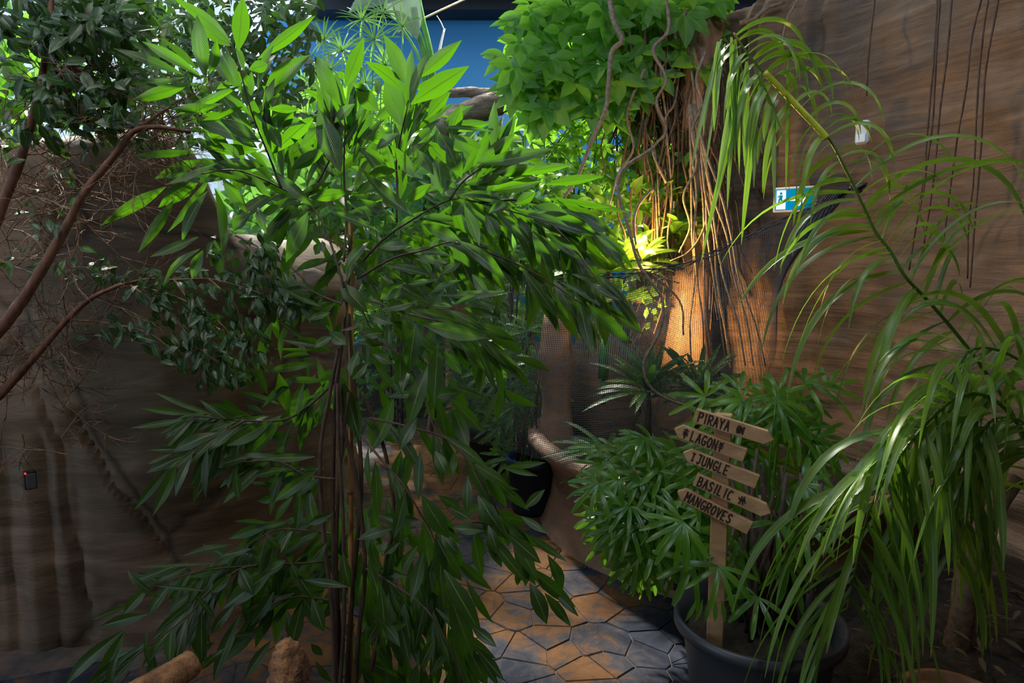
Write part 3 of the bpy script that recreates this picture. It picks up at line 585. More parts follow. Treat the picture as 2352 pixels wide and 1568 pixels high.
FIGROOT = thing('long_leaf_fig', P(800, 1568, 2.3) - Vector((0, 0, 0.12)), 'tall bushy long-leaved fig with several thin brown stems in the centre foreground', 'tree')
fig = Plant(FIGROOT, M_['fig'])
R = random.Random(21)
def fdepth(x, y):
    return 2.28 - 0.10 * smooth(700, 1300, x) + 0.05 * math.sin(x / 90.0) + 0.05 * math.cos(y / 70.0) + 0.12 * smooth(700, 1500, y) * 0 - 0.15 * smooth(500, 200, x)
cnt = 0
for ox, oy, L in HAND:
    for k, (bx, by, tx, ty, wd) in enumerate(L):
        bx, by, tx, ty, wd = ox + bx * S, oy + by * S, ox + tx * S, oy + ty * S, wd * S
        d0 = fdepth(bx, by) + R.uniform(-0.16, 0.16); ln = math.hypot(tx - bx, ty - by)
        d1 = d0 + R.uniform(-0.05, 0.03)
        base = P(bx, by, d0); tip = P(tx, ty, d1)
        # blades face the camera more or less, upper side up
        nrm = Vector((R.uniform(-.35, .35), -1.0, 0)) + Vector((0, 0, R.uniform(0.1, 0.6)))
        if by < 470 and R.random() < 0.7: nrm = -nrm + Vector((0, 0, 0.8))     # upper leaves show their undersides
        fig.leaf('lance', base, tip, wd * 0.86 / FOC * d0, nrm, ny=10, nx=4, fold=R.choice([0.15, 0.3, 0.45]), droop=R.choice([0.03, 0.06, 0.10]) * (1 if R.random() < .7 else -1), twist=R.choice([-0.4, 0, 0, 0.4]))
        cnt += 1
print('hand leaves', cnt)
# stems and branches of the long leaved fig (pixel, depth)
def branch(root, mat, pts, r0, r1, name='branch', n=5, sides=6, d=None):
    if len(pts[0]) == 2: pts = [(x, y, d if d else fdepth(x, y)) for x, y in pts]
    p, r = pxline(pts, n, r0, r1); b = MB(); b.tube(p, r, sides, 0.08); return b.build(name, mat, root), p
STEMS = [[(782, 1640), (775, 1450), (768, 1300), (764, 1100), (772, 900), (788, 760), (800, 640), (805, 540)], [(796, 1640), (800, 1500), (815, 1300), (830, 1100), (815, 900), (800, 720)],
         [(770, 1640), (765, 1420), (745, 1240), (735, 1050), (758, 900), (778, 800)], [(812, 1640), (822, 1480), (838, 1300), (822, 1120), (790, 980), (785, 880)], [(830, 1640), (880, 1400), (885, 1300), (905, 1180), (880, 1020), (830, 900)],
         [(776, 1640), (790, 1420), (788, 1200), (778, 1020), (775, 880)], [(764, 1640), (780, 1480), (772, 1280), (780, 1090), (800, 900)]]
for i, s in enumerate(STEMS): branch(FIGROOT, M_['stem'], [(x, y, 2.32 + 0.03 * math.sin(i * 2.1)) for x, y in s], 7 - 0.4 * i, 4, 'stem', 6, 8)
BR = [[(790, 660), (760, 560), (720, 480), (646, 432), (544, 391), (460, 400)], [(646, 432), (624, 374), (578, 258), (544, 130)], [(911, 510), (912, 430), (911, 367), (925, 290), (938, 238)], [(790, 600), (795, 500), (790, 395), (792, 300), (790, 238)],
      [(833, 599), (880, 550), (938, 510), (1033, 459), (1100, 465), (1176, 486), (1260, 510)], [(820, 640), (904, 592), (972, 575), (1040, 555), (1120, 570)], [(853, 689), (938, 721), (1040, 745), (1108, 779), (1160, 840)],
      [(770, 860), (758, 888), (667, 959), (561, 966), (469, 957), (430, 960)], [(561, 966), (500, 1000), (442, 1030)], [(775, 1280), (758, 1287), (680, 1294), (595, 1297), (469, 1310), (384, 1334)],
      [(595, 1297), (544, 1310), (469, 1368), (439, 1406), (360, 1470), (238, 1560)], [(775, 1230), (738, 1222), (646, 1215), (595, 1236), (530, 1276)], [(830, 1000), (880, 1060), (924, 1110), (965, 1178), (996, 1236), (1020, 1340)],
      [(850, 960), (940, 980), (1030, 1010), (1091, 1079), (1130, 1150), (1170, 1225), (1244, 1341)], [(1084, 1198), (1110, 1200), (1145, 1208)], [(830, 1300), (900, 1340), (980, 1400), (1040, 1500), (1060, 1567)],
      [(825, 760), (900, 800), (960, 870), (990, 960), (1020, 1060)], [(1033, 459), (1060, 420), (1110, 380), (1160, 330)], [(790, 700), (740, 680), (690, 655)], [(1100, 465), (1200, 460), (1300, 490), (1380, 540)], [(1040, 555), (1150, 590), (1250, 640), (1340, 700)],
      [(770, 1100), (700, 1090), (640, 1060), (560, 1060)], [(770, 1380), (700, 1370), (640, 1380), (580, 1420)], [(1250, 500), (1310, 560), (1370, 640), (1420, 700)], [(700, 460), (740, 400), (770, 330), (760, 260)]]
for s in BR:
    _, pts = branch(FIGROOT, M_['stem'], s, 3.2, 1.3)
    # filling leaves along the branch, behind and among the hand set ones
    for k in range(2, len(pts) - 1):
        for q in range(0 if (s[0][0] in (825, 830, 850) and s[0][1] < 1100 and k % 2) else 2 if k % 2 else 1):
            t = (pts[k + 1] - pts[k - 1]).normalized(); side = RT * R.uniform(-1, 1) + UP * R.uniform(-0.7, 0.6) + FW * R.uniform(-0.1, 0.9)
            top = pts[k].z > 1.85
            dr = (t * 0.9 + side * 0.8 + Vector((0, 0, 0.5 if top else -0.75))).normalized(); ln = R.uniform(0.13, 0.20)
            base = pts[k] + FW * R.uniform(0, 0.1); base = base + side * 0.03
            fig.leaf('lance', base, base + dr * ln, ln * R.uniform(0.17, 0.22), Vector((R.uniform(-.5, .5), -1, R.uniform(0, .8))), ny=6, nx=2, droop=R.choice([.03, .08]), fold=0.3)
for k in range(230):   # deeper leaves that close the crown around the stems
    x = R.gauss(800, 190); y = R.uniform(330, 1500); 
    if 900 < y < 1240 and R.random() < 0.6: continue
    if y > 950 and (x < 640 or x > 990) or x < 560 or (y < 560 and x > 1150): continue
    d = R.uniform(2.4, 2.7); b0 = P(x, y, d); dr = (rv(R, 1) + Vector((0, 0, 0.5 if y < 450 else -1.1))).normalized(); ln = R.uniform(.12, .19)
    fig.leaf('lance', b0, b0 + dr * ln, ln * 0.2, Vector((R.uniform(-.6, .6), -1, R.uniform(-.2, .8))), ny=6, nx=2, droop=.08)
for k in range(95):
    x = R.uniform(820, 1110); y = R.uniform(1120, 1540)
    if x > 900 + (y - 1000) * 0.38: continue
    d = R.uniform(2.22, 2.5); b0 = P(x, y, d); dr = Vector((R.uniform(-.25, .45), R.uniform(-.3, .3), -1)).normalized(); ln = R.uniform(.14, .2)
    fig.leaf('lance', b0, b0 + dr * ln, ln * 0.19, Vector((R.uniform(-.6, .6), -1, R.uniform(0, .5))), ny=8, nx=2, droop=.05)
print('fig leaves', fig.finish())
# bamboo stake
cs = thing('bamboo_cane', P(805, 1640, 2.36), 'orange brown bamboo cane standing among the stems of the long-leaved fig', 'cane')
p0 = P(806, 1640, 2.36); p1 = P(806, 505, 2.36); b = MB()
b.tube([p0.lerp(p1, i / 40) for i in range(41)], [0.0085 + (0.0022 if i % 7 == 0 else 0) for i in range(41)], 10); b.build('cane', M_['bamboo'], cs)
b = MB()
for f in (0.18, 0.45, 0.7, 0.9):
    q = p0.lerp(p1, f); b.tube([q + Vector((0.013 * math.cos(a), 0.013 * math.sin(a), 0.002 * math.sin(3 * a))) for a in [i * PI / 6 for i in range(13)]], 0.0016, 5)
b.build('tie', M_['black'], cs)
# ------------------------------------------------------------------ weeping fig at the left
WF = thing('weeping_fig', P(-60, 1300, 2.5), 'leaning reddish-brown trunks and twiggy small-leaved crown of a fig at the left edge', 'tree')
wf = Plant(WF, M_['weep'])
R = random.Random(33)
TR = [([(-190, 1700, 2.3), (-170, 1150, 2.22), (-40, 620, 2.22), (0, 486, 2.22), (41, 384, 2.22), (68, 293, 2.22), (88, 218, 2.22), (102, 143, 2.24), (116, 61, 2.25), (119, -30, 2.25)], 14, 5),
      ([(84, 245, 2.22), (112, 204, 2.22), (153, 163, 2.18), (184, 126, 2.18), (215, 70, 2.22)], 9, 5),
      ([(-260, 1700, 2.3), (-200, 1150, 2.22), (-60, 830, 2.18), (0, 758, 2.18), (51, 690, 2.18), (102, 609, 2.18), (153, 520, 2.18), (190, 449, 2.18), (265, 354, 2.18), (306, 303, 2.18), (357, 292, 2.18), (439, 303, 2.22)], 17, 4),
      ([(306, 303, 2.18), (345, 275, 2.22), (392, 245, 2.25)], 6, 2),
      ([(-300, 1700, 2.3), (-240, 1250, 2.25), (-60, 960, 2.25), (0, 908, 2.25), (85, 813, 2.25), (153, 735, 2.25), (211, 684, 2.25), (279, 653, 2.24)], 13, 4)]
for pts, a, b_ in TR: branch(WF, M_['bark'], pts, a, b_, 'trunk', 6, 12)
SP = [[(279, 653), (340, 640), (400, 642), (480, 640), (560, 660), (640, 690)], [(300, 655), (350, 690), (400, 730), (450, 790), (500, 830), (560, 860)], [(153, 735), (220, 738), (300, 752), (360, 775), (420, 830)], [(480, 640), (540, 700), (560, 770), (580, 820)],
      [(400, 642), (440, 700), (480, 760), (480, 850)], [(211, 684), (230, 640), (250, 600)], [(330, 660), (400, 680), (480, 720), (540, 780), (590, 850)],[(560,560),(600,600),(640,650),(680,700)],[(540,540),(580,560),(620,580)]]
def leafy(pts3, dens, ln0, ln1, spread=0.05, asp=0.42, down=0.7, plant=wf, key='oval', wn=0.3):
    for k in range(len(pts3) - 1):
        for q in range(dens):
            p = pts3[k].lerp(pts3[k + 1], R.random()) + rv(R, spread); dr = (rv(R, 1) + Vector((0, 0, -down)) + (pts3[k + 1] - pts3[k]).normalized() * 0.6).normalized(); ln = R.uniform(ln0, ln1)
            plant.leaf(key, p, p + dr * ln, ln * asp, Vector((R.uniform(-.7, .7), -1, R.uniform(-.1, 1.2))), ny=4, nx=2, droop=0.06, fold=wn)
for s in SP:
    _, pts = branch(WF, M_['twig'], [(x, y, 2.30) for x, y in s], 2.6, 0.9, 'branch', 5, 5); leafy(pts[4:], 3, .034, .058, 0.045)
# crown at the top left, three masses
def mass(plant, x0, x1, y0, y1, d0, d1, n, ln0, ln1, asp=0.42, key='oval', dens=None, up=0.0, down=0.5, **kw):
    for k in range(n):
        x = R.uniform(x0, x1); y = R.uniform(y0, y1)
        if dens and R.random() > dens(x, y): continue
        p = P(x, y, R.uniform(d0, d1)); dr = (rv(R, 1) + Vector((0, 0, up - down))).normalized(); ln = R.uniform(ln0, ln1)
        plant.leaf(key, p, p + dr * ln, ln * asp, Vector((R.uniform(-.8, .8), -1, R.uniform(-.2, 1.2))), ny=kw.get('ny', 4), nx=2, droop=kw.get('droop', 0.06), fold=0.3)
def ntex(x, y, s=60, seed=0, th=0.0): return 1.0 if noise.noise(Vector((x / s, y / s, seed))) > th else 0.15
mass(wf, -20, 330, -20, 320, 2.1, 2.5, 1500, .05, .085, dens=lambda x, y: (0.15 if x < 75 and 100 < y < 270 else 1) * ntex(x, y, 55, 1, -0.12) * (1 - 0.75 * smooth(180, 330, y)))
mass(wf, 280, 730, -20, 330, 2.9, 3.6, 2400, .05, .085, dens=lambda x, y: ntex(x, y, 40, 2, -0.15) * (1 - 0.8 * smooth(0, 330, y - (330 - (x - 280) * 0.4) + 170)))
mass(wf, 0, 480, 250, 350, 2.2, 2.4, 300, .04, .06, dens=lambda x, y: ntex(x, y, 50, 3, 0.0))
mass(wf, -20, 220, 350, 640, 2.15, 2.4, 130, .035, .055, dens=lambda x, y: ntex(x, y, 60, 4, 0.12))
for cx, cy, n in ((330, 640, 34), (345, 665, 26), (450, 740, 40), (430, 690, 20), (500, 790, 44), (540, 830, 34), (480, 850, 40), (420, 800, 30), (560, 640, 40), (620, 660, 40), (600, 700, 30), (560, 740, 26), (640, 690, 26), (520, 560, 30), (590, 580, 30), (210, 600, 16), (175, 610, 12), (555, 850, 20)):
    mass(wf, cx - 34, cx + 34, cy - 24, cy + 30, 2.26, 2.42, int(n * .48), .038, .062, down=0.9)
# upright limbs and hundreds of bare twigs
b = MB()
def twig(b, p, dr, L, r, depth=2):
    pts = [p]; q = p.copy(); d = dr.normalized(); n = 5
    for i in range(n):
        d = (d + rv(R, 0.28)).normalized(); q = q + d * L / n; pts.append(q.copy())
    b.tube(pts, [r * (1 - 0.7 * i / n) for i in range(n + 1)], 3, cap=False)
    if depth > 0:
        for j in (1, 2, 3, 4):
            if R.random() < 0.7: twig(b, pts[j], d + rv(R, 0.9), L * R.uniform(.35, .6), r * 0.7, depth - 1)
for k in range(230):
    t = R.choice(TR)[0]; t = t[2:] if t[0][0] < -100 else t; i = R.randrange(len(t) - 1); f = R.random(); x, y, d = [t[i][j] + (t[i + 1][j] - t[i][j]) * f for j in range(3)]
    if R.random() < 0.25: x, y = R.uniform(0, 230), R.uniform(350, 1050); d = 2.3
    twig(b, P(x, y, d + R.uniform(0, .12)), RT * R.uniform(-1, 1) + UP * R.uniform(-.8, .9) + FW * R.uniform(-.2, .8), R.uniform(.14, .34), 0.0026)
o = b.build('twigs', M_['twig'], WF); o['kind'] = 'stuff'
print('weeping leaves', wf.finish())
# ------------------------------------------------------------------ generic clumps for the planting further back
def clump(name, label, cat, mat, x, y, d, rx, ry, n, ln, asp, key, R0, dz=0.3, stems=5, up=0.2, stemmat='stem', group=None, base=None, ny=6, cap=300, droop=0.08, dens=None, lname='leaf'):
    """a bush: leaves on stems inside an ellipse of the photograph, with real depth"""
    global R; R = random.Random(R0); d = d
    c = P(x, y, d); bz = base if base is not None else 0.0; root = thing(name, Vector((c.x, c.y, bz)), label, cat, group)
    pl = Plant(root, M_[mat], lname, cap); foot = Vector((c.x, c.y, bz)); ends = []
    for s in range(stems):
        a = R.uniform(0, 2 * PI); e = P(x + rx * 0.75 * math.cos(a) * R.random() ** .5, y + ry * 0.75 * math.sin(a), d + R.uniform(-dz, dz)); ends.append(e)
        f0 = foot + Vector((R.uniform(-.06, .06), R.uniform(-.06, .06), 0)); mid = f0.lerp(e, 0.5) + rv(R, .05); mid.x = f0.x * 0.6 + mid.x * 0.4
        pts = [Vector(v) for v in spline([tuple(f0), tuple(mid), tuple(e)], 4)]; b = MB(); b.tube(pts, [0.012 * (1 - .6 * i / 8) for i in range(len(pts))], 6); b.build('stem', M_[stemmat], root)
    for k in range(n):
        a = R.uniform(0, 2 * PI); r = R.random() ** 0.5; px_, py_ = x + rx * r * math.cos(a), y + ry * r * math.sin(a)
        if dens and R.random() > dens(px_, py_): continue
        p = P(px_, py_, d + R.uniform(-dz, dz) * (1 - r * r * 0.6)); out = (p - c).normalized() * 0.7
        dr = (rv(R, 1) + out + Vector((0, 0, up))).normalized(); l = ln * R.uniform(.7, 1.25)
        pl.leaf(key, p, p + dr * l, l * asp, Vector((R.uniform(-.7, .7), -1, R.uniform(0, 1.3))), ny=ny, nx=2, droop=droop)
    pl.finish(); return root
# background planting seen between the leaves
clump('tropical_shrub', 'leafy shrub behind the left wall, close under the white panels', 'shrub', 'bush', 170, 200, 6.0, 330, 200, 170, .22, .3, 'lance', 51, 0.8, 6, base=0.0)
clump('broadleaf_shrub', 'shrub with broad yellow-green leaves at the upper left edge', 'shrub', 'vine', 30, 190, 4.2, 100, 90, 60, .26, .5, 'oval', 52, 0.4, 4, base=0.0)
clump('broadleaf_shrub', 'pale leafed shrub between the end of the left wall and the fig crown', 'shrub', 'bush', 700, 500, 4.9, 170, 120, 420, .20, .3, 'lance', 53, 0.5, 6, base=0.0)
clump('tropical_shrub', 'green shrub behind the net, left of the basin, below the driftwood log', 'shrub', 'bush', 900, 470, 6.2, 270, 200, 900, .26, .3, 'lance', 54, 0.7, 7, base=0.0)
clump('tropical_shrub', 'bushy green plant behind the fig crown, right below the log', 'shrub', 'bush', 1180, 470, 5.4, 180, 130, 520, .17, .32, 'lance', 55, 0.5, 6, base=0.0, dens=lambda x, y: 1 if y > 330 + (x - 1180) * 0.1 else 0.15)
clump('dense_shrub', 'tall dense shrub filling the far bed under the blue wall', 'shrub', 'bush', 930, 560, 8.3, 430, 240, 1300, .30, .3, 'lance', 62, 0.35, 8, base=0.0, dens=lambda x, y: 0.0 if (x > 1090 and y < 370) or y < 330 else 1)
clump('yellow_shrub', 'yellowish shrub deep behind the net between the stems', 'shrub', 'lit', 1020, 680, 6.6, 260, 140, 700, .22, .25, 'lance', 56, 0.7, 6, base=0.0)
clump('yellow_shrub', 'light green shrub beyond the path, left of the brown trunk', 'shrub', 'bush', 900, 830, 6.9, 180, 120, 520, .20, .25, 'lance', 57, 0.6, 5, base=0.0)
clump('tropical_shrub', 'bright shrub behind the fig crown, under the sedge', 'shrub', 'vine', 780, 330, 5.2, 150, 110, 300, .20, .28, 'lance', 60, 0.4, 5, base=0.0)
clump('climbing_shrub', 'vine foliage below the palmate creeper beside the twisted liana', 'shrub', 'vine', 1290, 370, 5.0, 130, 110, 200, .11, .42, 'oval', 58, 0.4, 4, base=0.4)
# dark trunk and reddish trunk behind the net
b = MB(); b.tube([P(1048, y, 6.0) for y in (1010, 930, 850, 770, 700)], [.11, .10, .10, .105, .12], 14, 0.08); o = b.build('tree_trunk', M_['stump'], None); o.name = 'bare_tree'; tag(o, 'thick reddish trunk beyond the net, between the fig leaves and the dark shrub', 'trunk')
for i, (x, h) in enumerate(((1145, 690), (1180, 640), (1225, 660), (985, 640))):
    b = MB(); b.tube([P(x + 8 * math.sin(j), 1010 - j * (1010 - h) / 6, 6.3) for j in range(7)], .03, 8, 0.1); o = b.build('thin_trunk', M_['twig'], None); tag(o, ['thin bare trunk beyond the net, second from the right', 'tallest thin bare trunk beyond the net', 'thin bare trunk beyond the net nearest the rock pillar', 'thin bare trunk left of the thick reddish trunk'][[0, 3, 2, 1][i] if False else (0, 1, 2, 3)[i]], 'trunk', 'thin trunks beyond the net')
# ------------------------------------------------------------------ driftwood log, pole, banana leaves, sedge
lg = thing('driftwood_log', P(1150, 240, 5.6), 'weathered grey-brown log leaning diagonally in front of the blue wall', 'log')
b = MB(); p, r = pxline([(1010, 300, 5.5), (1060, 268, 5.5), (1110, 248, 5.5), (1160, 228, 5.5), (1230, 200, 5.5), (1330, 160, 5.6), (1420, 130, 5.7)], 6, 30, 27); b.tube(p, r, 20, 0.06); b.build('trunk', M_['logwood'], lg)
b = MB(); p, r = pxline([(1030, 215, 5.5), (1080, 212, 5.5), (1130, 218, 5.5), (1180, 222, 5.5)], 5, 10, 16); b.tube(p, r, 14, 0.1); b.build('branch', M_['logwood'], lg)
b = MB(); p, r = pxline([(915, 75, 6.0), (968, 45, 6.0), (1068, -2, 6.0), (1100, -18, 6.0)], 3, 2.6, 2.6); b.tube(p, r, 8); o = b.build('wooden_pole', simple_mat('pale_wood', (0.45, 0.40, 0.30), 0.6), None); tag(o, 'thin pale pole crossing the dark roof beam at the top', 'pole')
b = MB(); p, r = pxline([(1008, 125, 5.7), (1014, 95, 5.7), (1021, 66, 5.7)], 3, 3.5, 2.2); b.tube(p, r, 8); p, r = pxline([(1020, 68, 5.7), (1012, 50, 5.7), (1003, 36, 5.7)], 3, 1.5, .8); b.tube(p, r, 6); o = b.build('pale_shoot', M_['white'], None); tag(o, 'short pale cut shoot standing against the blue wall', 'shoot')
bn = thing('banana_plant', P(985, 560, 5.9) * 1.0, 'tall plant with very big grey-green paddle leaves and striped stalks at the top', 'plant'); bn.location.z = 0.0
R = random.Random(61); bp = Plant(bn, M_['banana'])
for bx, by, tx, ty, wd, dd in ((985, -60, 700, -20, 105, 5.9), (975, -40, 800, 30, 75, 5.8), (958, 90, 905, -60, 62, 5.8), (930, 60, 870, -40, 55, 6.0), (700, 250, 760, 130, 60, 5.9), (790, 330, 690, 215, 60, 6.0)):
    bp.leaf('lance', P(bx, by, dd), P(tx, ty, dd - .2), wd / FOC * dd, Vector((0.1, -1, 0.5)), ny=12, nx=4, droop=0.08, fold=0.25)
bp.finish()
for k, (x0, x1) in enumerate(((985, 935), (990, 945), (978, 940), (994, 958), (972, 905), (1000, 965))):
    branch(bn, M_['sedge'], [((x0 + 6), 520, 5.9), (x0 + 2, 330, 5.9), (x0 - 4, 150, 5.9), (x1 + 10, 50, 5.85), (x1 - 4, -20, 5.8)], 4.2, 2.8, 'leaf_stalk', 4, 8)
sg = thing('umbrella_sedge', P(780, 700, 4.6), 'tall umbrella sedge with radiating narrow blades in front of the blue wall', 'plant'); sg.location.z = 0.3
sp_ = Plant(sg, M_['sedge'], 'blade', 300)
for (x, y, r_, n) in ((786, 118, 62, 22), (745, 92, 58, 20), (860, 92, 70, 24), (832, 45, 60, 18), (700, 190, 62, 22), (735, 210, 60, 20), (885, 150, 55, 18), (840, 190, 60, 20), (672, 130, 50, 16), (900, 230, 55, 16), (665, 235, 50, 16), (760, 160, 55, 18), (880, 30, 60, 14), (925, 60, 50, 12)):
    d = R.uniform(4.3, 4.9); c = P(x, y, d)
    for k in range(n):
        a = 2 * PI * k / n + R.uniform(-.1, .1); e = c + (RT * math.cos(a) + UP * (math.sin(a) * 0.75 + 0.15) + FW * R.uniform(-.6, .6)) * (r_ / FOC * d)
        sp_.leaf('strap', c, e, 0.011, Vector((0, -1, .5)), ny=4, nx=1, droop=0.08)
    branch(sg, M_['sedge'], [(x + R.uniform(-20, 30), 640, 4.6), (x + R.uniform(-12, 12), 380, d), (x, y, d)], 1.9, 1.2, 'stem', 4, 5)
sp_.finish()
# ------------------------------------------------------------------ palmate creeper at the top, hanging roots, lianas
CV = thing('palmate_creeper', P(1430, 120, 4.7), 'bright green creeper with hand-shaped leaves spilling over the top of the rock column', 'creeper')
cv = Plant(CV, M_['vine'], 'leaflet', 300); R = random.Random(71)
def palmate(plant, c, face, size, n=5, asp=0.38, droop=0.06):
    y = (face.orthogonal()).normalized(); x = y.cross(face).normalized(); a0 = math.atan2(-x.z, -y.z) if True else 0
    for k in range(n):
        a = a0 + (k - (n - 1) / 2) * (PI * 1.25 / n) + R.uniform(-.1, .1); dr = (x * math.sin(a) + y * math.cos(a) + face * R.uniform(-.05, .2)).normalized()
        l = size * (1 - 0.09 * abs(k - (n - 1) / 2)); plant.leaf('oval', c + dr * size * 0.08, c + dr * l, l * asp, face, ny=6, nx=2, droop=droop, fold=0.25)
def inpoly(x, y, pg):
    c = False; j = len(pg) - 1
    for i in range(len(pg)):
        if (pg[i][1] > y) != (pg[j][1] > y) and x < (pg[j][0] - pg[i][0]) * (y - pg[i][1]) / (pg[j][1] - pg[i][1]) + pg[i][0]: c = not c
        j = i
    return c
PG = [(1240, -20), (1170, 60), (1150, 130), (1180, 160), (1160, 230), (1210, 260), (1290, 260), (1400, 300), (1480, 240), (1560, 180), (1640, 110), (1680, 40), (1700, -30)]
n = 0
while n < 300:
    x, y = R.uniform(1140, 1700), R.uniform(-30, 320)
    if not inpoly(x, y, PG) or (x > 1520 and R.random() < 0.5): continue
    palmate(cv, P(x, y, R.uniform(4.0, 4.75)), Vector((R.uniform(-.5, .5), -1, R.uniform(0, .9))).normalized(), R.uniform(.13, .23), n=R.choice([3, 4, 5, 5]), asp=R.uniform(.36, .5)); n += 1
n = 0
while n < 120:
    x, y = R.uniform(1190, 1620), R.uniform(240, 470)
    if x < 1190 + (y - 240) * 0.35: continue
    palmate(cv, P(x, y, R.uniform(4.1, 4.7)), Vector((R.uniform(-.5, .5), -1, R.uniform(0, .9))).normalized(), R.uniform(.06, .12)); n += 1
for k in range(22):
    x = R.uniform(1230, 1600); branch(CV, M_['sedge'], [(x, -20, 4.5), (x + R.uniform(-60, 60), 100, 4.4), (x + R.uniform(-90, 90), 240, 4.4), (x + R.uniform(-90, 90), R.uniform(300, 420), 4.4)], 2.2, 1.2, 'stem', 5, 5)
print('creeper', cv.finish())
RC = thing('hanging_roots', P(1540, 60, 4.4), 'dense curtain of thin brown aerial roots hanging down the rock column', 'roots'); b = MB()
for k in range(230):
    x = R.gauss(1530, 62); y = R.uniform(40, 260); d = R.uniform(4.15, 4.5); L = R.uniform(120, 330) if x < 1560 else R.uniform(300, 760); pts = []; dx = R.uniform(-.25, .25)
    for j in range(8): pts.append(P(x, y, d)); x += dx * L / 8 + R.uniform(-14, 14); y += L / 8 * R.uniform(.6, 1.2)
    b.tube(pts, R.uniform(.0025, .007), 4, cap=False)
o = b.build('roots', M_['root'], RC); o['kind'] = 'stuff'
for k in range(26):
    x = R.uniform(1440, 1640); y0 = R.uniform(30, 160); pts = [(x, y0, 4.1)]; 
    for j in range(7): x += R.uniform(-22, 22); pts.append((x, y0 + (j + 1) * R.uniform(60, 85), 4.1 + R.uniform(-.05, .05)))
    if k % 2 and k > 10: pts = [(1590 + j * (k - 11) * 2.0 + R.uniform(-8, 8), 240 + j * 100, 4.0 - 0.012 * (k - 10) * j * .5) for j in range(7)]
    branch(RC, M_['liana'] if k % 2 else M_['root'], pts, 3.2, 1.8, 'root', 4, 6)
LI = [([(1398, -20), (1410, 50), (1429, 92), (1405, 120), (1397, 200), (1390, 255), (1360, 320), (1330, 400), (1295, 455)], 6.5, 4, 3.9, 'thick twisting brown liana hanging in front of the bright creeper'),
      ([(1500, 340), (1430, 390), (1420, 440), (1440, 510), (1465, 600), (1490, 640), (1522, 690), (1515, 760), (1480, 830), (1488, 880), (1530, 915), (1605, 940)], 4.0, 3.0, 3.05, 'long curling liana hanging past the lamp down to the wooden signpost'),
      ([(1552, 65), (1600, 68), (1634, 60), (1647, 45), (1642, -20)], 7, 6, 4.3, 'thick pale root running along the top of the rock column'),
      ([(1700, 52), (1730, 45), (1760, 20), (1800, 5)], 5, 4, 4.1, 'gnarled pale root on the top edge of the right rock wall'),
      ([(1838, -10), (1810, 40), (1797, 85), (1790, 112)], 2.5, 1.5, 3.8, 'short hanging root over the upper edge of the right rock wall'),
      ([(1530, -10), (1535, 70), (1500, 115), (1530, 180), (1508, 235), (1530, 300), (1500, 345), (1530, 420)], 4.5, 3.0, 3.95, 'pale wavy liana down the middle of the root curtain'),
      ([(1620, 120), (1600, 180), (1612, 240), (1590, 300), (1600, 380), (1570, 450), (1585, 520), (1560, 580)], 4, 2.5, 3.95, 'brown liana along the right side of the root curtain'),
      ([(1500, 430), (1462, 480), (1458, 540), (1480, 610), (1560, 690), (1570, 770)], 3.5, 2.2, 3.9, 'forked liana crossing the bright yellow ferns'),
      ([(1480, 160), (1440, 260), (1455, 340), (1420, 400), (1400, 470)], 3.5, 2.2, 4.0, 'dark thin liana left of the root curtain'),
      ([(1630, 480), (1610, 540), (1580, 580), (1540, 600)], 3, 2, 3.9, 'thin grey liana touching the top edge of the net'),
      ([(1450, 800), (1500, 700), (1490, 665), (1520, 640), (1560, 650)], 2, 1.4, 3.7, 'thin curled tendril behind the net')]
for pts, a, c_, d, lab in LI:
    p, r = pxline([(x, y, d) for x, y in pts], 6, a, c_); b = MB(); b.tube(p, r, 8, 0.12); o = b.build('liana', M_['liana'], None); tag(o, lab, 'liana')
WV = [[(2154, -20), (2146, 119), (2137, 221), (2127, 340), (2123, 425), (2095, 560)], [(2188, -20), (2174, 136), (2161, 238), (2150, 350), (2140, 442), (2122, 560)], [(2259, -20), (2232, 85), (2219, 204), (2198, 323), (2181, 442), (2165, 580)],
      [(2273, -20), (2259, 68), (2246, 204), (2236, 408), (2225, 510), (2222, 640)], [(2297, -20), (2280, 68), (2263, 170), (2253, 340), (2239, 510), (2228, 660)], [(2011, -20), (1994, 136), (1990, 221)], [(2160, -20), (2150, 130), (2140, 300), (2110, 480), (2088, 620)]]
for i, s in enumerate(WV):
    p, r = pxline([(x, y, plan_depth(RWALL, x, y, 0.14)) for x, y in s], 8, 2.6, 2.0); b = MB(); b.tube(p, r, 6, 0.2); o = b.build('aerial_root', M_['stem'], None)
    tag(o, ['leftmost long thin root but one on the right rock wall', 'third long thin root from the left on the right rock wall', 'fourth long thin root from the left, bending out on the right wall', 'straight long thin root second from the right on the right wall', 'rightmost long thin root hanging on the right rock wall', 'short thin root high on the right rock wall, left of the long ones', 'leftmost of the long thin roots on the right rock wall'][i], 'root', 'thin roots on the right wall')
# ------------------------------------------------------------------ ferns lit by the lamp
R = random.Random(81)
def rosette(name, label, cat, mat, x, y, d, n, ln, wid, R0, spread=1.0, up=0.5, key='strap', droop=0.10, group=None, lname='leaf', z=None, fronty=-0.2):
    global R; R = random.Random(R0); c = P(x, y, d); root = thing(name, c, label, cat, group); pl = Plant(root, M_[mat], lname)
    for k in range(n):
        a = 2 * PI * k / n + R.uniform(-.2, .2); el = R.uniform(-0.1, 1.0) * up; dr = Vector((math.cos(a) * spread, math.sin(a) * spread * 0.8 + fronty, el)).normalized(); l = ln * R.uniform(.7, 1.1)
        pl.leaf(key, c + dr * 0.02, c + dr * l + Vector((0, 0, -0.12 * l)), wid, Vector((0, -0.6, 1)), ny=8, nx=2, droop=droop, fold=0.35)
    b = MB(); b.tube([c + Vector((0, 0, -0.25)), c + Vector((0, 0, -0.1)), c], [.022, .018, .012], 8); b.build('stem', M_['stem'], root); pl.finish(); return root
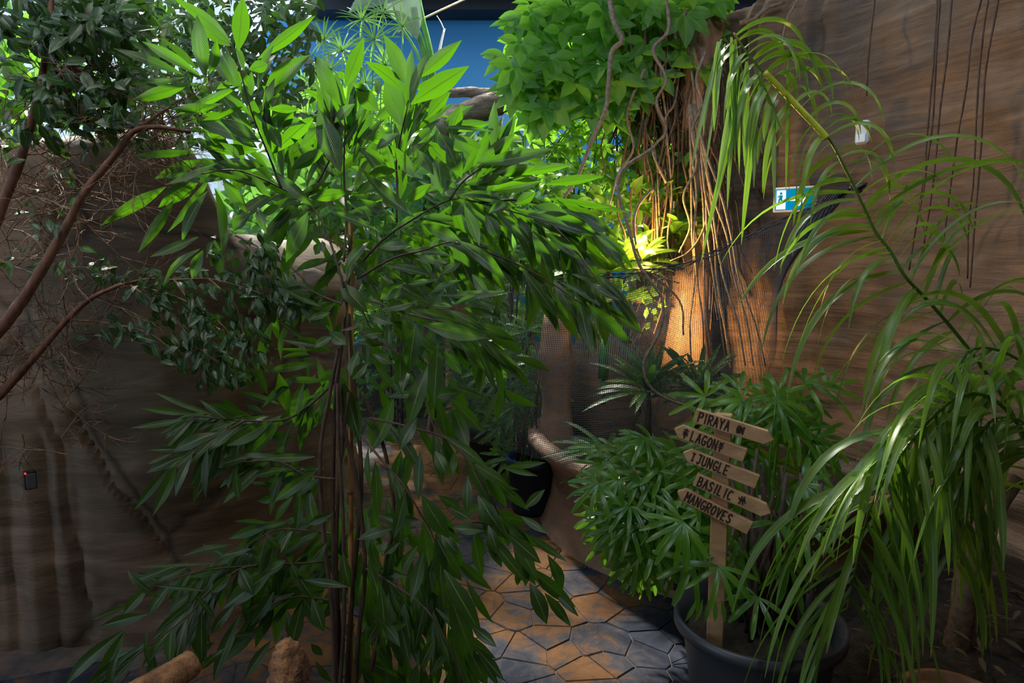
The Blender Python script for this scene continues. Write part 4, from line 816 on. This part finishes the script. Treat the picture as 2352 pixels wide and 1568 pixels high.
rosette('birds_nest_fern', 'long-leaved fern lit bright yellow-green, directly left of the lamp', 'fern', 'lit', 1400, 625, 4.0, 30, .40, .05, 82, up=1.3)
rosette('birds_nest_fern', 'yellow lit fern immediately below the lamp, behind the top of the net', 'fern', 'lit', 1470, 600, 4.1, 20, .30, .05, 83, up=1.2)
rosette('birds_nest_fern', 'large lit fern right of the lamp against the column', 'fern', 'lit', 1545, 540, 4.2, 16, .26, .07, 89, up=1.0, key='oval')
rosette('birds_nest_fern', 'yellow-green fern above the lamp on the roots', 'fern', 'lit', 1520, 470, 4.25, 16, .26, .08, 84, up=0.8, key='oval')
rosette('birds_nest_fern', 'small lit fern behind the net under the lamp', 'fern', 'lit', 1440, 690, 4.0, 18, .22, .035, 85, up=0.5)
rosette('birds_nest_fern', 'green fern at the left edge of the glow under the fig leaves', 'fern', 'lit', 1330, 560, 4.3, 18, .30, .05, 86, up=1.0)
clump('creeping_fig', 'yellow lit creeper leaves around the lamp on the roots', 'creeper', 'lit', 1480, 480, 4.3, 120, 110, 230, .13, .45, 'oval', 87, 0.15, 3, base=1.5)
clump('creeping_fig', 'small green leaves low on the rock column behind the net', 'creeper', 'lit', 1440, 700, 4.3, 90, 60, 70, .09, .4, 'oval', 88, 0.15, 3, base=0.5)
clump('tropical_shrub', 'shrub of green blades between the fig and the lit ferns', 'shrub', 'bush', 1290, 590, 4.7, 110, 70, 150, .18, .2, 'lance', 89, 0.3, 4, base=0.5)
# ------------------------------------------------------------------ lady palms
def fan(plant, c, face, size, n, wid, parent=None, droop=0.12, down=0.25):
    y = Vector((0, 0, 1)) - face * face.z
    y = y.normalized() if y.length > 0.05 else Vector((0, 1, 0)); x = y.cross(face).normalized()
    for k in range(n):
        a = (k - (n - 1) / 2) * (PI * 1.45 / n) + R.uniform(-.08, .08) + PI * (0 if R.random() < 0 else 0); dr = (x * math.sin(a) + y * math.cos(a)).normalized()
        l = size * R.uniform(.85, 1.1) * (1 - 0.05 * abs(k - (n - 1) / 2)); e = c + dr * l + Vector((0, 0, -down * l))
        plant.leaf('blunt', c, e, wid, face + rv(R, .15), parent, ny=5, nx=2, droop=droop, fold=0.25)
def lady_palm(name, label, foot, fans, R0, size, n=6, wid=.022, canes=12, mat='lady', cap=300, depth_j=0.25):
    global R; R = random.Random(R0); root = thing(name, foot, label, 'palm'); pl = Plant(root, M_[mat], 'leaf_segment', cap)
    for i, (x, y, d) in enumerate(fans):
        c = P(x, y, d + R.uniform(-depth_j, depth_j)); v = (c - foot); out = Vector((v.x, v.y, 0)); out = out.normalized() if out.length > .01 else Vector((0, -1, 0))
        face = (Vector((0, 0, R.uniform(.3, 1.0))) + Vector((0, -0.75, 0)) + out * -0.1 + rv(R, .35)).normalized()
        # the fan leans outwards: rotate its upward axis
        y_ = (out * 0.8 + Vector((R.uniform(-.6, .6), -0.3, R.uniform(-.5, .6)))).normalized(); y_ = (y_ - face * y_.dot(face)).normalized(); x_ = y_.cross(face)
        for k in range(n):
            a = (k - (n - 1) / 2) * (PI * 1.25 / n) + R.uniform(-.08, .08); dr = (x_ * math.sin(a) + y_ * math.cos(a)); l = size * R.uniform(.85, 1.1)
            pl.leaf('blunt', c, c + dr * l + Vector((0, 0, -.22 * l)), wid * R.uniform(.8, 1.2), face + rv(R, .12), None, ny=5, nx=2, droop=.10, fold=.25)
        if i % 3 == 0:
            b = MB(); mid = foot.lerp(c, .55); mid.z += .05; pts = [Vector(v) for v in spline([tuple(foot + Vector((R.uniform(-.09, .09), R.uniform(-.09, .09), 0))), tuple(mid), tuple(c)], 4)]
            b.tube(pts, .0035, 5); b.build('leaf_stalk', M_['lady'], root)
    for k in range(canes):
        f0 = foot + Vector((R.uniform(-.13, .13), R.uniform(-.13, .13), 0)); b = MB(); h = R.uniform(.25, .6)
        b.tube([f0, f0 + Vector((R.uniform(-.03, .03), R.uniform(-.03, .03), h / 2)), f0 + Vector((R.uniform(-.07, .07), R.uniform(-.07, .07), h))], [.009, .008, .006], 6, .1); b.build('cane', M_['stem'], root)
    return root, pl
# black pot with sign and lady palm
PC = P(1735, 1412, 2.29); rimz = PC.z; PR = 0.275; pcx, pcy = PC.x + 0.01, PC.y
pt = thing('plant_pot', (pcx, pcy, 0), 'large round dark grey plastic pot holding the signpost and a lady palm', 'pot')
b = MB(); b.lathe([(0.0, 0.0), (.19, 0.0), (.20, .03), (.245, rimz - .06), (.258, rimz - .045), (PR, rimz - .04), (PR + .002, rimz), (PR - .012, rimz), (PR - .03, rimz - .05), (.22, rimz - .12)], (pcx, pcy, 0), 72); b.build('pot_body', M_['pot'], pt)
b = MB(); b.lathe([(.236, rimz - .075), (.15, rimz - .05), (.0, rimz - .04)], (pcx, pcy, 0), 36, .1); b.build('soil', M_['soil'], pt)
fans = []; RR = random.Random(91)
for k in range(52):
    a = RR.uniform(0, 2 * PI); r = RR.random() ** .5; fans.append((1740 + 150 * r * math.cos(a), 1090 + 190 * r * math.sin(a), 2.48))
for x, y in ((1790, 905), (1850, 880), (1700, 900), (1840, 920), (1900, 890), (1690, 935), (1760, 930), (1830, 960), (1880, 1000), (1620, 910), (1860, 1060), (1790, 990)): fans.append((x, y, 2.5))
for x, y in ((1710, 1310), (1740, 1370), (1650, 1300), (1690, 1250), (1590, 1290), (1810, 1290), (1780, 1200), (1850, 1200), (1560, 1190), (1570, 1200), (1840, 1110)): fans.append((x, y, 2.2))
_, pl = lady_palm('lady_palm', 'dark green lady palm growing around the signpost in the grey pot', Vector((pcx + .02, pcy + .05, rimz - .06)), fans, 92, .125, 6, .018, 30, depth_j=.12)
R = random.Random(93)
for k in range(5): c = P(1600 + 14 * k, 1375, 2.08); pl.leaf('lance', c, c + Vector((-.01 + .012 * (k - 2), 0, -.075)), .014, Vector((0, -1, .2)), ny=5, nx=2)
pl.finish()
# second lady palm spilling out of the basin, left of the sign
fans = []; RR = random.Random(95)
PG2 = [(1370, 1070), (1350, 1120), (1370, 1190), (1410, 1240), (1450, 1290), (1510, 1310), (1580, 1290), (1640, 1220), (1640, 1100), (1600, 1020), (1500, 1000), (1400, 1030)]
while len(fans) < 95:
    x, y = RR.uniform(1280, 1650), RR.uniform(1000, 1350)
    if inpoly(x, y, PG2): fans.append((x, y, 2.72))
_, pl = lady_palm('lady_palm', 'glossy bright green lady palm spilling over the rim of the rockwork basin', P(1540, 1330, 2.95), fans, 96, .12, 7, .018, 10, depth_j=.18); pl.finish()
# netted strap-leaved plant above it
fans = []
rosette('dragon_plant', 'dark strap-leaved plant inside the net, its leaves pointing to the left', 'plant', 'dracaena', 1525, 1090, 3.5, 34, .50, .045, 97, up=0.5, fronty=0.1)
rosette('dragon_plant', 'strap-leaved plant standing upright inside the net, right of the rock pillar', 'plant', 'dracaena', 1490, 900, 3.6, 40, .38, .032, 98, up=1.6)
rosette('dragon_plant', 'smaller strap-leaved plant inside the net beside the rock wall', 'plant', 'dracaena', 1600, 900, 3.6, 34, .34, .028, 99, up=1.6)
rosette('dragon_plant', 'low strap-leaved plant under the net edge near the basin rim', 'plant', 'dracaena', 1400, 1040, 3.5, 24, .34, .030, 100, up=0.4)
# cactus like pale stem behind the net
b = MB(); b.tube([P(1385, 870, 3.95), P(1388, 800, 3.95), P(1390, 775, 3.95)], [.03, .032, .02], 10, .05); b.tube([P(1385, 930, 3.95), P(1386, 865, 3.95)], .012, 8); o = b.build('cactus', M_['sedge'], None); tag(o, 'pale green upright cactus stem behind the net', 'cactus')
# ------------------------------------------------------------------ potted palms by the path
def small_pot(x, y, d, r, h, label, mat='bluepot'):
    c = P(x, y, d); q = thing('plant_pot', (c.x, c.y, 0), label, 'pot')
    b = MB(); b.lathe([(0, 0), (r * .72, 0), (r * .78, .02), (r * .93, h - .05), (r, h - .045), (r, h), (r * .93, h), (r * .9, h - .06)], (c.x, c.y, 0), 48); b.build('pot_body', M_[mat], q)
    b = MB(); b.lathe([(r * .9, h - .05), (r * .5, h - .03), (0, h - .03)], (c.x, c.y, 0), 24, .1); b.build('soil', M_['soil'], q); return Vector((c.x, c.y, h - .04))
f1 = small_pot(1225, 1130, 4.35, .175, .36, 'dark blue plastic pot on the path beside the basin')
fans = []; RR = random.Random(101)
for k in range(46): a = RR.uniform(0, 2 * PI); r = RR.random() ** .5; fans.append((1190 + 85 * r * math.cos(a), 900 + 170 * r * math.sin(a), 4.5))
_, pl = lady_palm('lady_palm', 'dark lady palm in the blue pot beside the basin behind the net', f1, fans, 102, .17, 6, .024, 14); pl.finish()
f2 = small_pot(1120, 1045, 5.2, .2, .36, 'dark pot on the path behind the blue one', 'pot')
fans = []
for k in range(40): a = RR.uniform(0, 2 * PI); r = RR.random() ** .5; fans.append((1110 + 85 * r * math.cos(a), 880 + 120 * r * math.sin(a), 5.3))
_, pl = lady_palm('lady_palm', 'palm bush in the dark pot further back along the path', f2, fans, 103, .19, 6, .026, 10, mat='bush'); pl.finish()
# ------------------------------------------------------------------ the black net
TOP = [(640, 588, 3.62), (700, 592, 3.55), (760, 602, 3.5), (860, 560, 3.5), (960, 590, 3.5), (1100, 640, 3.45), (1250, 648, 3.35), (1380, 636, 3.3), (1480, 622, 3.3), (1580, 603, 3.28), (1700, 552, 3.24), (1830, 490, 3.2), (1955, 430, 3.15)]
BOT = [(650, 640, 3.62), (760, 900, 3.6), (850, 1010, 3.6), (950, 1020, 3.6), (1050, 1010, 3.55), (1160, 1030, 3.5), (1250, 1055, 3.38), (1350, 1075, 3.2), (1450, 1060, 3.1), (1540, 985, 3.1), (1620, 935, 3.1), (1770, 850, 3.12), (1800, 640, 3.13), (1955, 434, 3.15)]
def along(poly, t):
    s = spline(poly, 10); f = t * (len(s) - 1); i = min(int(f), len(s) - 2); return s[i] + (s[i + 1] - s[i]) * (f - i)
NT = thing('black_net', P(1500, 800, 3.2), 'fine black mesh net stretched across the planting up to the right rock wall', 'net')
def netpt(u, v):
    a = along(TOP, u); c = along(BOT, u); q = a + (c - a) * v; q = q.copy(); q[2] += 0.05 * noise.noise(Vector((u * 9, v * 3, 0))) ; return P(*q)
NU, NVV = 300, 85
GU, GV = 90, 26
G = [[netpt(i / GU, j / GV) for j in range(GV + 1)] for i in range(GU + 1)]
def gp(u, v):
    a = u * GU; b_ = v * GV; i = min(int(a), GU - 1); j = min(int(b_), GV - 1); fa, fb = a - i, b_ - j
    return G[i][j].lerp(G[i + 1][j], fa).lerp(G[i][j + 1].lerp(G[i + 1][j + 1], fa), fb)
V = []; F = []; hw = 0.00095
for k in range(NU + 1):
    u = k / NU
    for j in range(GV + 1):
        p = gp(u, j / GV); V += [p - RT * hw, p + RT * hw]
        if j: n0 = len(V) - 4; F.append((n0, n0 + 1, n0 + 3, n0 + 2))
for k in range(NVV + 1):
    v = k / NVV
    for j in range(GU + 1):
        p = gp(j / GU, v); V += [p - UP * hw, p + UP * hw]
        if j: n0 = len(V) - 4; F.append((n0, n0 + 1, n0 + 3, n0 + 2))
o = put('netting', mesh_of('netting', V, F), NT, M_['net']); o['kind'] = 'stuff'
b = MB()
for q in range(5):
    b.tube([gp(i / 120, 0) + Vector((0, 0, .006 * q - .012 + .006 * math.sin(i * .9 + q * 2))) + FW * (.005 * math.cos(i * .7 + q)) for i in range(121)], .0022 + .0008 * (q == 0), 4)
b.build('top_cord', M_['net'], NT)
b = MB(); kn = P(1958, 432, 3.1); b.tube([kn + Vector((.02 * math.cos(a * 2.2) + .012 * a / 3, -.015 * math.sin(a), .018 * math.sin(a * 1.7))) for a in [i * .5 for i in range(22)]], .009, 6); b.build('knot', M_['net'], NT)
b = MB()
for k in range(7):
    b.tube([gp(.985 - .006 * k * i / 14, i / 14) + FW * (-.01 * k) + Vector((-.012 * k, 0, 0)) for i in range(15)], .003, 4)
o = b.build('gathered_folds', M_['net'], NT); o['kind'] = 'stuff'
# ------------------------------------------------------------------ signpost
sp0 = P(1643, 1450, 2.19); sx, sy = sp0.x, sp0.y
ztop = P(1662, 935, 2.19).z
SG = thing('signpost', (sx, sy, rimz - .07), 'wooden post with five arrow boards standing in the dark grey pot', 'signpost')
ang = math.radians(-22); RZ = Matrix.Rotation(ang, 4, 'Z')
b = MB(); b.box(Matrix.Translation((sx, sy, (rimz - .09 + ztop) / 2)) @ RZ, .052, .030, ztop - rimz + .09); o = b.build('post', M_['wood'], SG, False); bv = o.modifiers.new('bevel', 'BEVEL'); bv.width = .003
GL = {'P': [[(0, 0), (0, 1), (.5, 1), (.6, .8), (.5, .55), (0, .5)]], 'I': [[(.2, 0), (.2, 1)]], 'R': [[(0, 0), (0, 1), (.5, 1), (.6, .8), (.5, .55), (0, .5)], [(.2, .5), (.6, 0)]], 'A': [[(0, 0), (.3, 1), (.6, 0)], [(.12, .38), (.48, .38)]],
      'Y': [[(0, 1), (.3, .5), (.6, 1)], [(.3, .5), (.3, 0)]], 'L': [[(0, 1), (0, 0), (.5, 0)]], 'G': [[(.6, .85), (.4, 1), (.15, .95), (0, .6), (.05, .2), (.3, 0), (.55, .1), (.6, .45), (.35, .45)]], 'O': [[(.3, 1), (.05, .8), (0, .4), (.2, 0), (.45, .05), (.6, .45), (.55, .85), (.3, 1)]],
      'N': [[(0, 0), (0, 1), (.55, 0), (.55, 1)]], 'J': [[(.1, 1), (.6, 1)], [(.45, 1), (.45, .2), (.25, 0), (.05, .15)]], 'U': [[(0, 1), (0, .2), (.2, 0), (.4, 0), (.55, .2), (.55, 1)]], 'E': [[(.5, 1), (0, 1), (0, 0), (.5, 0)], [(0, .5), (.4, .5)]],
      'B': [[(0, 0), (0, 1), (.45, .95), (.5, .7), (.4, .55), (0, .5)], [(.4, .52), (.58, .35), (.5, .05), (0, 0)]], 'S': [[(.55, .85), (.3, 1), (.05, .85), (.1, .6), (.45, .42), (.55, .2), (.3, 0), (0, .12)]], 'C': [[(.55, .9), (.3, 1), (.05, .75), (0, .35), (.2, .02), (.55, .1)]],
      'M': [[(0, 0), (.02, 1), (.33, .45), (.62, 1), (.65, 0)]], 'V': [[(0, 1), (.28, 0), (.55, 1)]], 
      'f': [[(0, .5), (.2, .85), (.6, .8), (.8, .5), (.6, .2), (.2, .15), (0, .5)], [(.2, .3), (.5, .6), (.3, .75)], [(.8, .5), (1.05, .85), (1.05, .15), (.8, .5)], [(.15, .55), (.4, .3), (.65, .6)]],
      'w': [[(0, .85), (.7, .85)], [(0, .6), (.7, .6)], [(.05, .35), (.75, .35)], [(.35, 1), (.35, 0)], [(.1, .5), (.6, .45)]], 't': [[(.3, 0), (.3, .8)], [(0, .6), (.3, .8), (.6, .6)], [(.05, .9), (.3, .8), (.55, .95)], [(0, .35), (.6, .4)]],
      'i': [[(.2, .1), (.2, .9)], [(0, .9), (.4, .9)], [(.1, .1), (.35, .1)]], 'z': [[(0, .55), (.4, .5), (.8, .7), (1.05, .4)], [(.25, .9), (.35, .5), (.2, .1)], [(.65, .95), (.6, .6), (.75, .15)], [(0, .55), (-.1, .7)]], ' ': []}
def stroke_text(b, FRm, text, x0, h, th=.0011, off=0.0):
    x = x0
    for ch in text:
        for st in GL[ch]:
            pts = [(x + px_ * h * .62, (py_ - .5) * h) for px_, py_ in st]
            for (ax, az), (bx, bz) in zip(pts, pts[1:]):
                dx, dz = bx - ax, bz - az; L = math.hypot(dx, dz) or 1; wx, wz = -dz / L * h * .075, dx / L * h * .075; ex, ez = dx / L * h * .05, dz / L * h * .05
                Q = [(ax - ex + wx, az - ez + wz), (bx + ex + wx, bz + ez + wz), (bx + ex - wx, bz + ez - wz), (ax - ex - wx, az - ez - wz)]
                VV = [FRm @ Vector((qx, -off, qz)) for qx, qz in Q] + [FRm @ Vector((qx, -off + th, qz)) for qx, qz in Q]
                b.add(VV, [(0, 1, 2, 3), (0, 4, 5, 1), (1, 5, 6, 2), (2, 6, 7, 3), (3, 7, 4, 0)])
        x += h * (.62 if ch not in 'fwz' else .95) * (.75 if ch in 'I' else 1) * .92
BO = [('PIRAYA f', (1597, 953), (1777, 1009), +1, 'top board pointing right'), ('wLAGONt', (1549, 984), (1712, 1045), -1, 'second board pointing left'), ('iJUNGLE', (1569, 1038), (1740, 1106), -1, 'third board pointing left'),
      ('BASILIC z', (1597, 1099), (1771, 1177), +1, 'fourth board pointing right'), ('MANGROVES', (1556, 1127), (1723, 1212), -1, 'bottom board pointing left')]
for txt, (x0, y0), (x1, y1), dirn, lab in BO:
    # board lies in the plane turned about the post; its long axis drops to the right
    dL = 2.10; q0 = P(x0, y0 , dL); 
    # end points on the board plane (plane through post front, normal turned by ang)
    nrm = RZ @ Vector((0, -1, 0)); pp = Vector((sx, sy, 0)) + nrm * .022
    def hit(px_, py_):
        r = ray(px_, py_); t = (pp - CAMP).dot(nrm) / r.dot(nrm); return CAMP + r * t
    a = hit(x0, y0); c_ = hit(x1, y1); ax = (c_ - a); L = ax.length; X = ax.normalized(); Z = (Vector((0, 0, 1)) - X * X.z).normalized(); Y = Z.cross(X)
    mid = (a + c_) / 2; FRm = Matrix(((X.x, Y.x, Z.x, mid.x), (X.y, Y.y, Z.y, mid.y), (X.z, Y.z, Z.z, mid.z), (0, 0, 0, 1))); hh = .0215; tipn = .022
    if dirn > 0: out = [(-L / 2, -hh), (L / 2 - tipn, -hh), (L / 2, 0), (L / 2 - tipn, hh), (-L / 2, hh)]
    else: out = [(-L / 2, 0), (-L / 2 + tipn, -hh), (L / 2, -hh), (L / 2, hh), (-L / 2 + tipn, hh)]
    b = MB(); n = len(out); V = [FRm @ Vector((x, -.009, z)) for x, z in out] + [FRm @ Vector((x, .009, z)) for x, z in out]
    b.add(V, [tuple(range(n)), tuple(range(2 * n - 1, n - 1, -1))] + [(i, n + i, n + (i + 1) % n, (i + 1) % n) for i in range(n)]); bo = b.build('arrow_board', M_['wood'], SG, False); bo['label'] = lab
    bv = bo.modifiers.new('bevel', 'BEVEL'); bv.width = .0015
    b = MB(); nlet = len(txt); h = min(.030, (L - .05) / (nlet * .5)); stroke_text(b, FRm, txt, -L / 2 + (.012 if dirn > 0 else .030), h, .0012, .0100); b.build('lettering', M_['burn'], bo, False)
# ------------------------------------------------------------------ big arching palm at the right
AP = thing('arching_palm', P(2330, 1500, 2.6), 'large palm with long drooping ribbon leaflets arching over the right side', 'palm')
ap = Plant(AP, M_['palm'], 'leaflet', 300); R = random.Random(121)
def ribbon_mesh(base, dirn, L, wid, droop, twist, nseg=12):
    roll = R.uniform(-1.3, 1.3)
    """a drooping leaflet: integrates a direction that bends down"""
    V = []; F = []; uv = []; p = base.copy(); d = dirn.normalized(); side = d.cross(Vector((0, 0, 1))); side = side.normalized() if side.length > .1 else RT.copy()
    for j in range(nseg + 1):
        t = j / nseg; wd = wid * min(1, .35 + t * 4) * (1 if t < .5 else (1 - ((t - .5) / .5) ** 1.7) ** .9 if t < 1 else 0) + .0008
        s = (side + d.cross(side) * (roll + twist * t)).normalized(); nn = s.cross(d).normalized()
        V += [p - s * wd / 2 , p + nn * -wd * .14, p + s * wd / 2]; uv += [(0, t), (.5, t), (1, t)]
        k = droop * (0.35 + 1.5 * t); d = (d + Vector((0, 0, -1)) * k / nseg * 3.2).normalized(); p = p + d * L / nseg
        side = (side - d * side.dot(d)).normalized()
    for j in range(nseg):
        a = j * 3; F += [(a, a + 1, a + 4, a + 3), (a + 1, a + 2, a + 5, a + 4)]
    return V, F, uv
RAC = [([(2400, 1150, 2.6), (2330, 960, 2.45), (2260, 850, 2.35), (2200, 770, 2.3), (2131, 690, 2.25), (2080, 636, 2.2), (2046, 578, 2.2), (2012, 534, 2.2), (1984, 476, 2.2), (1945, 395, 2.2), (1906, 323, 2.2), (1850, 262, 2.2), (1790, 205, 2.2), (1756, 170, 2.2), (1715, 120, 2.2), (1685, 75, 2.2)], 4.5, 2.2, 104, (.30, .56), .05),
       ([(2400, 1060, 2.2), (2300, 930, 2.1), (2220, 905, 2.0), (2150, 950, 1.95), (2076, 1035, 1.9), (2048, 1075, 1.9), (1999, 1165, 1.9), (1967, 1294, 1.92), (1945, 1400, 1.95)], 5, 2.2, 96, (.34, .62), .05),
       ([(2420, 900, 2.3), (2330, 820, 2.2), (2240, 800, 2.1), (2190, 860, 2.05), (2170, 960, 2.05), (2150, 1080, 2.05), (2130, 1200, 2.05)], 4, 2, 44, (.30, .52), .05),
       ([(2440, 1200, 2.2), (2380, 1000, 2.1), (2290, 960, 2.0), (2230, 1040, 1.95), (2200, 1160, 1.95), (2180, 1300, 1.95)], 4, 2, 40, (.30, .52), .05)]
for ri, (pts, r0, r1, n, (l0, l1), _) in enumerate(RAC):
    p, r = pxline(pts, 8, r0, r1); b = MB(); b.tube(p, r, 8); fr = b.build('frond', M_['palm'], AP)
    fr['label'] = ('longest frond arching up to the left', 'lower frond hanging to the ground', 'middle drooping frond', 'right drooping frond')[ri]
    if ri == 0:
        st = MB(); q, rr = pxline([(1756, 165, 2.19), (1790, 200, 2.19), (1830, 243, 2.19), (1880, 295, 2.19), (1900, 318, 2.19)], 5, 7, 8); st.tube(q, rr, 8); st.build('lit_midrib', simple_mat('lit_rib', (.42, .46, .03), .4), fr)  # lit stretch of the rachis, its brightness put into a yellow colour
    m = len(p) - 1
    for k in range(n):
        f = (k + .5) / n; i = min(int(f * m * .97 + m * .02), m - 1); base = p[i].lerp(p[i + 1], R.random()); t = (p[i + 1] - p[i]).normalized(); sgn = 1 if k % 2 else -1
        side = t.cross(Vector((0, -1, 0))).normalized() * sgn                    # left and right of the rachis as seen
        if ri == 0: dr = t * .30 + side * 1.0 + Vector((0, R.uniform(-.7, .5), .28 if sgn * side.z > 0 else .15)); L = R.uniform(l0, l1) * ((.75 + .4 * math.sin(PI * f)) if f < .6 else .62); dp = R.uniform(.45, 1.0) + (0.5 if f > .6 else 0); dr = dr if f < .6 else dr - t * .25 + Vector((0, 0, -.15))
        else: dr = t * .6 + side * .55 + Vector((R.uniform(-.2, .2), R.uniform(-.5, .3), .1)); L = R.uniform(l0, l1); dp = R.uniform(.45, 1.0)
        V, F, uv = ribbon_mesh(base, dr, L, R.uniform(.014, .025), dp, R.uniform(-.5, .5)); put('leaflet', mesh_of('leaflet', V, F, uv), fr, M_['palm'])
# leaflets hanging straight down from the upper end of the longest frond
fr0 = [o for o in AP.children if o.get('label') == 'longest frond arching up to the left'][0]
for (x0, y0, x1, y1) in ((1656, 90, 1580, 400), (1665, 100, 1612, 420), (1680, 85, 1690, 370), (1690, 100, 1700, 400), (1700, 130, 1675, 390), (1715, 140, 1710, 380), (1735, 180, 1732, 430), (1745, 170, 1700, 560), (1775, 220, 1780, 470), (1700, 140, 1640, 450), (1720, 160, 1600, 600), (1810, 130, 1806, 440), (1650, 95, 1640, 300), (1730, 150, 1810, 330), (1690, 90, 1670, 480)):
    base = P(x0, y0, 2.2); e = P(x1, y1, 2.15); L = (e - base).length; V, F, uv = ribbon_mesh(base, (e - base) + Vector((0, 0, .02)), L, R.uniform(.015, .022), .10, R.uniform(-.4, .4)); put('leaflet', mesh_of('leaflet', V, F, uv), fr0, M_['palm'])
# palm stem and terracotta pot at the bottom right
b = MB(); p, r = pxline([(2205, 1620, 2.45), (2200, 1500, 2.45), (2210, 1400, 2.45), (2240, 1250, 2.5), (2330, 1100, 2.6)], 5, 32, 20); b.tube(p, r, 12, .15); b.build('trunk', M_['root'], AP)
tp = thing('terracotta_pot', P(2195, 1640, 2.05), 'terracotta pot whose rim shows at the lower right edge', 'pot'); c = P(2195, 1612, 2.05); tp.location = (c.x, c.y, 0)
b = MB(); b.lathe([(0, 0), (.10, 0), (.125, c.z - .03), (.145, c.z - .03), (.148, c.z + .015), (.13, c.z + .015), (.12, c.z - .02)], (c.x, c.y, 0), 40); b.build('pot_body', M_['terra'], tp)
b = MB(); b.lathe([(.125, c.z - .01), (.06, c.z + .002), (0, c.z + .004)], (c.x, c.y, 0), 24, .1); b.build('soil', M_['terra'], tp)
# litter of dry leaves on the soil bed
LT = thing('leaf_litter', (1.6, 2.4, .27), 'dry brown leaves scattered on the soil under the arching palm', 'litter'); LT['kind'] = 'stuff'
lt = Plant(LT, M_['drift'], 'leaf', 0)
for k in range(240):
    a = R.uniform(0, 2 * PI); r_ = R.random() ** .5 * .62; p0 = Vector((1.7 + r_ * math.cos(a), 2.45 + r_ * math.sin(a), .26 * (1 - (r_ / .75) ** 3) + R.uniform(.03, .05))); an = R.uniform(0, 2 * PI); l = R.uniform(.03, .08)
    lt.leaf('lance', p0, p0 + Vector((math.cos(an) * l, math.sin(an) * l, R.uniform(-.01, .03))), l * .25, Vector((R.uniform(-.5, .5), R.uniform(-.5, .5), 1)), ny=4, nx=2)
lt.finish()
# ------------------------------------------------------------------ stump and log end at the bottom
b = MB(); c = P(668, 1568, 1.95); pr = [(668, 1680, 2.0), (666, 1600, 2.0), (664, 1540, 2.0), (658, 1495, 2.0), (650, 1472, 2.0)]
p, r = pxline(pr, 5, 62, 20); b.tube(p, [r[i] * (1 if i < len(r) - 3 else .8) for i in range(len(r))], 24, .20); o = b.build('tree_stump', M_['stump'], None); tag(o, 'rough orange-brown broken stump at the bottom, left of the fig stems', 'stump')
b = MB(); p, r = pxline([(250, 1640, 1.9), (330, 1590, 1.95), (400, 1550, 2.0), (442, 1520, 2.05)], 6, 40, 30); b.tube(p, r, 20, .05); o = b.build('bare_log', M_['stump'], None); tag(o, 'smooth orange-brown log end pointing up from the lower left edge', 'log')
# dried curled leaf hanging at the stems
b = Plant(thing('dry_leaf', P(800, 740, 2.2), 'curled dry brown leaf caught on the stems of the long-leaved fig', 'dry leaf'), M_['drift'])
b.leaf('lance', P(838, 735, 2.2), P(780, 758, 2.2), .03, Vector((0, -.3, 1)), droop=-.15); b.leaf('lance', P(790, 690, 2.2), P(770, 750, 2.2), .028, Vector((.5, -.5, .3)), droop=.15); b.finish()
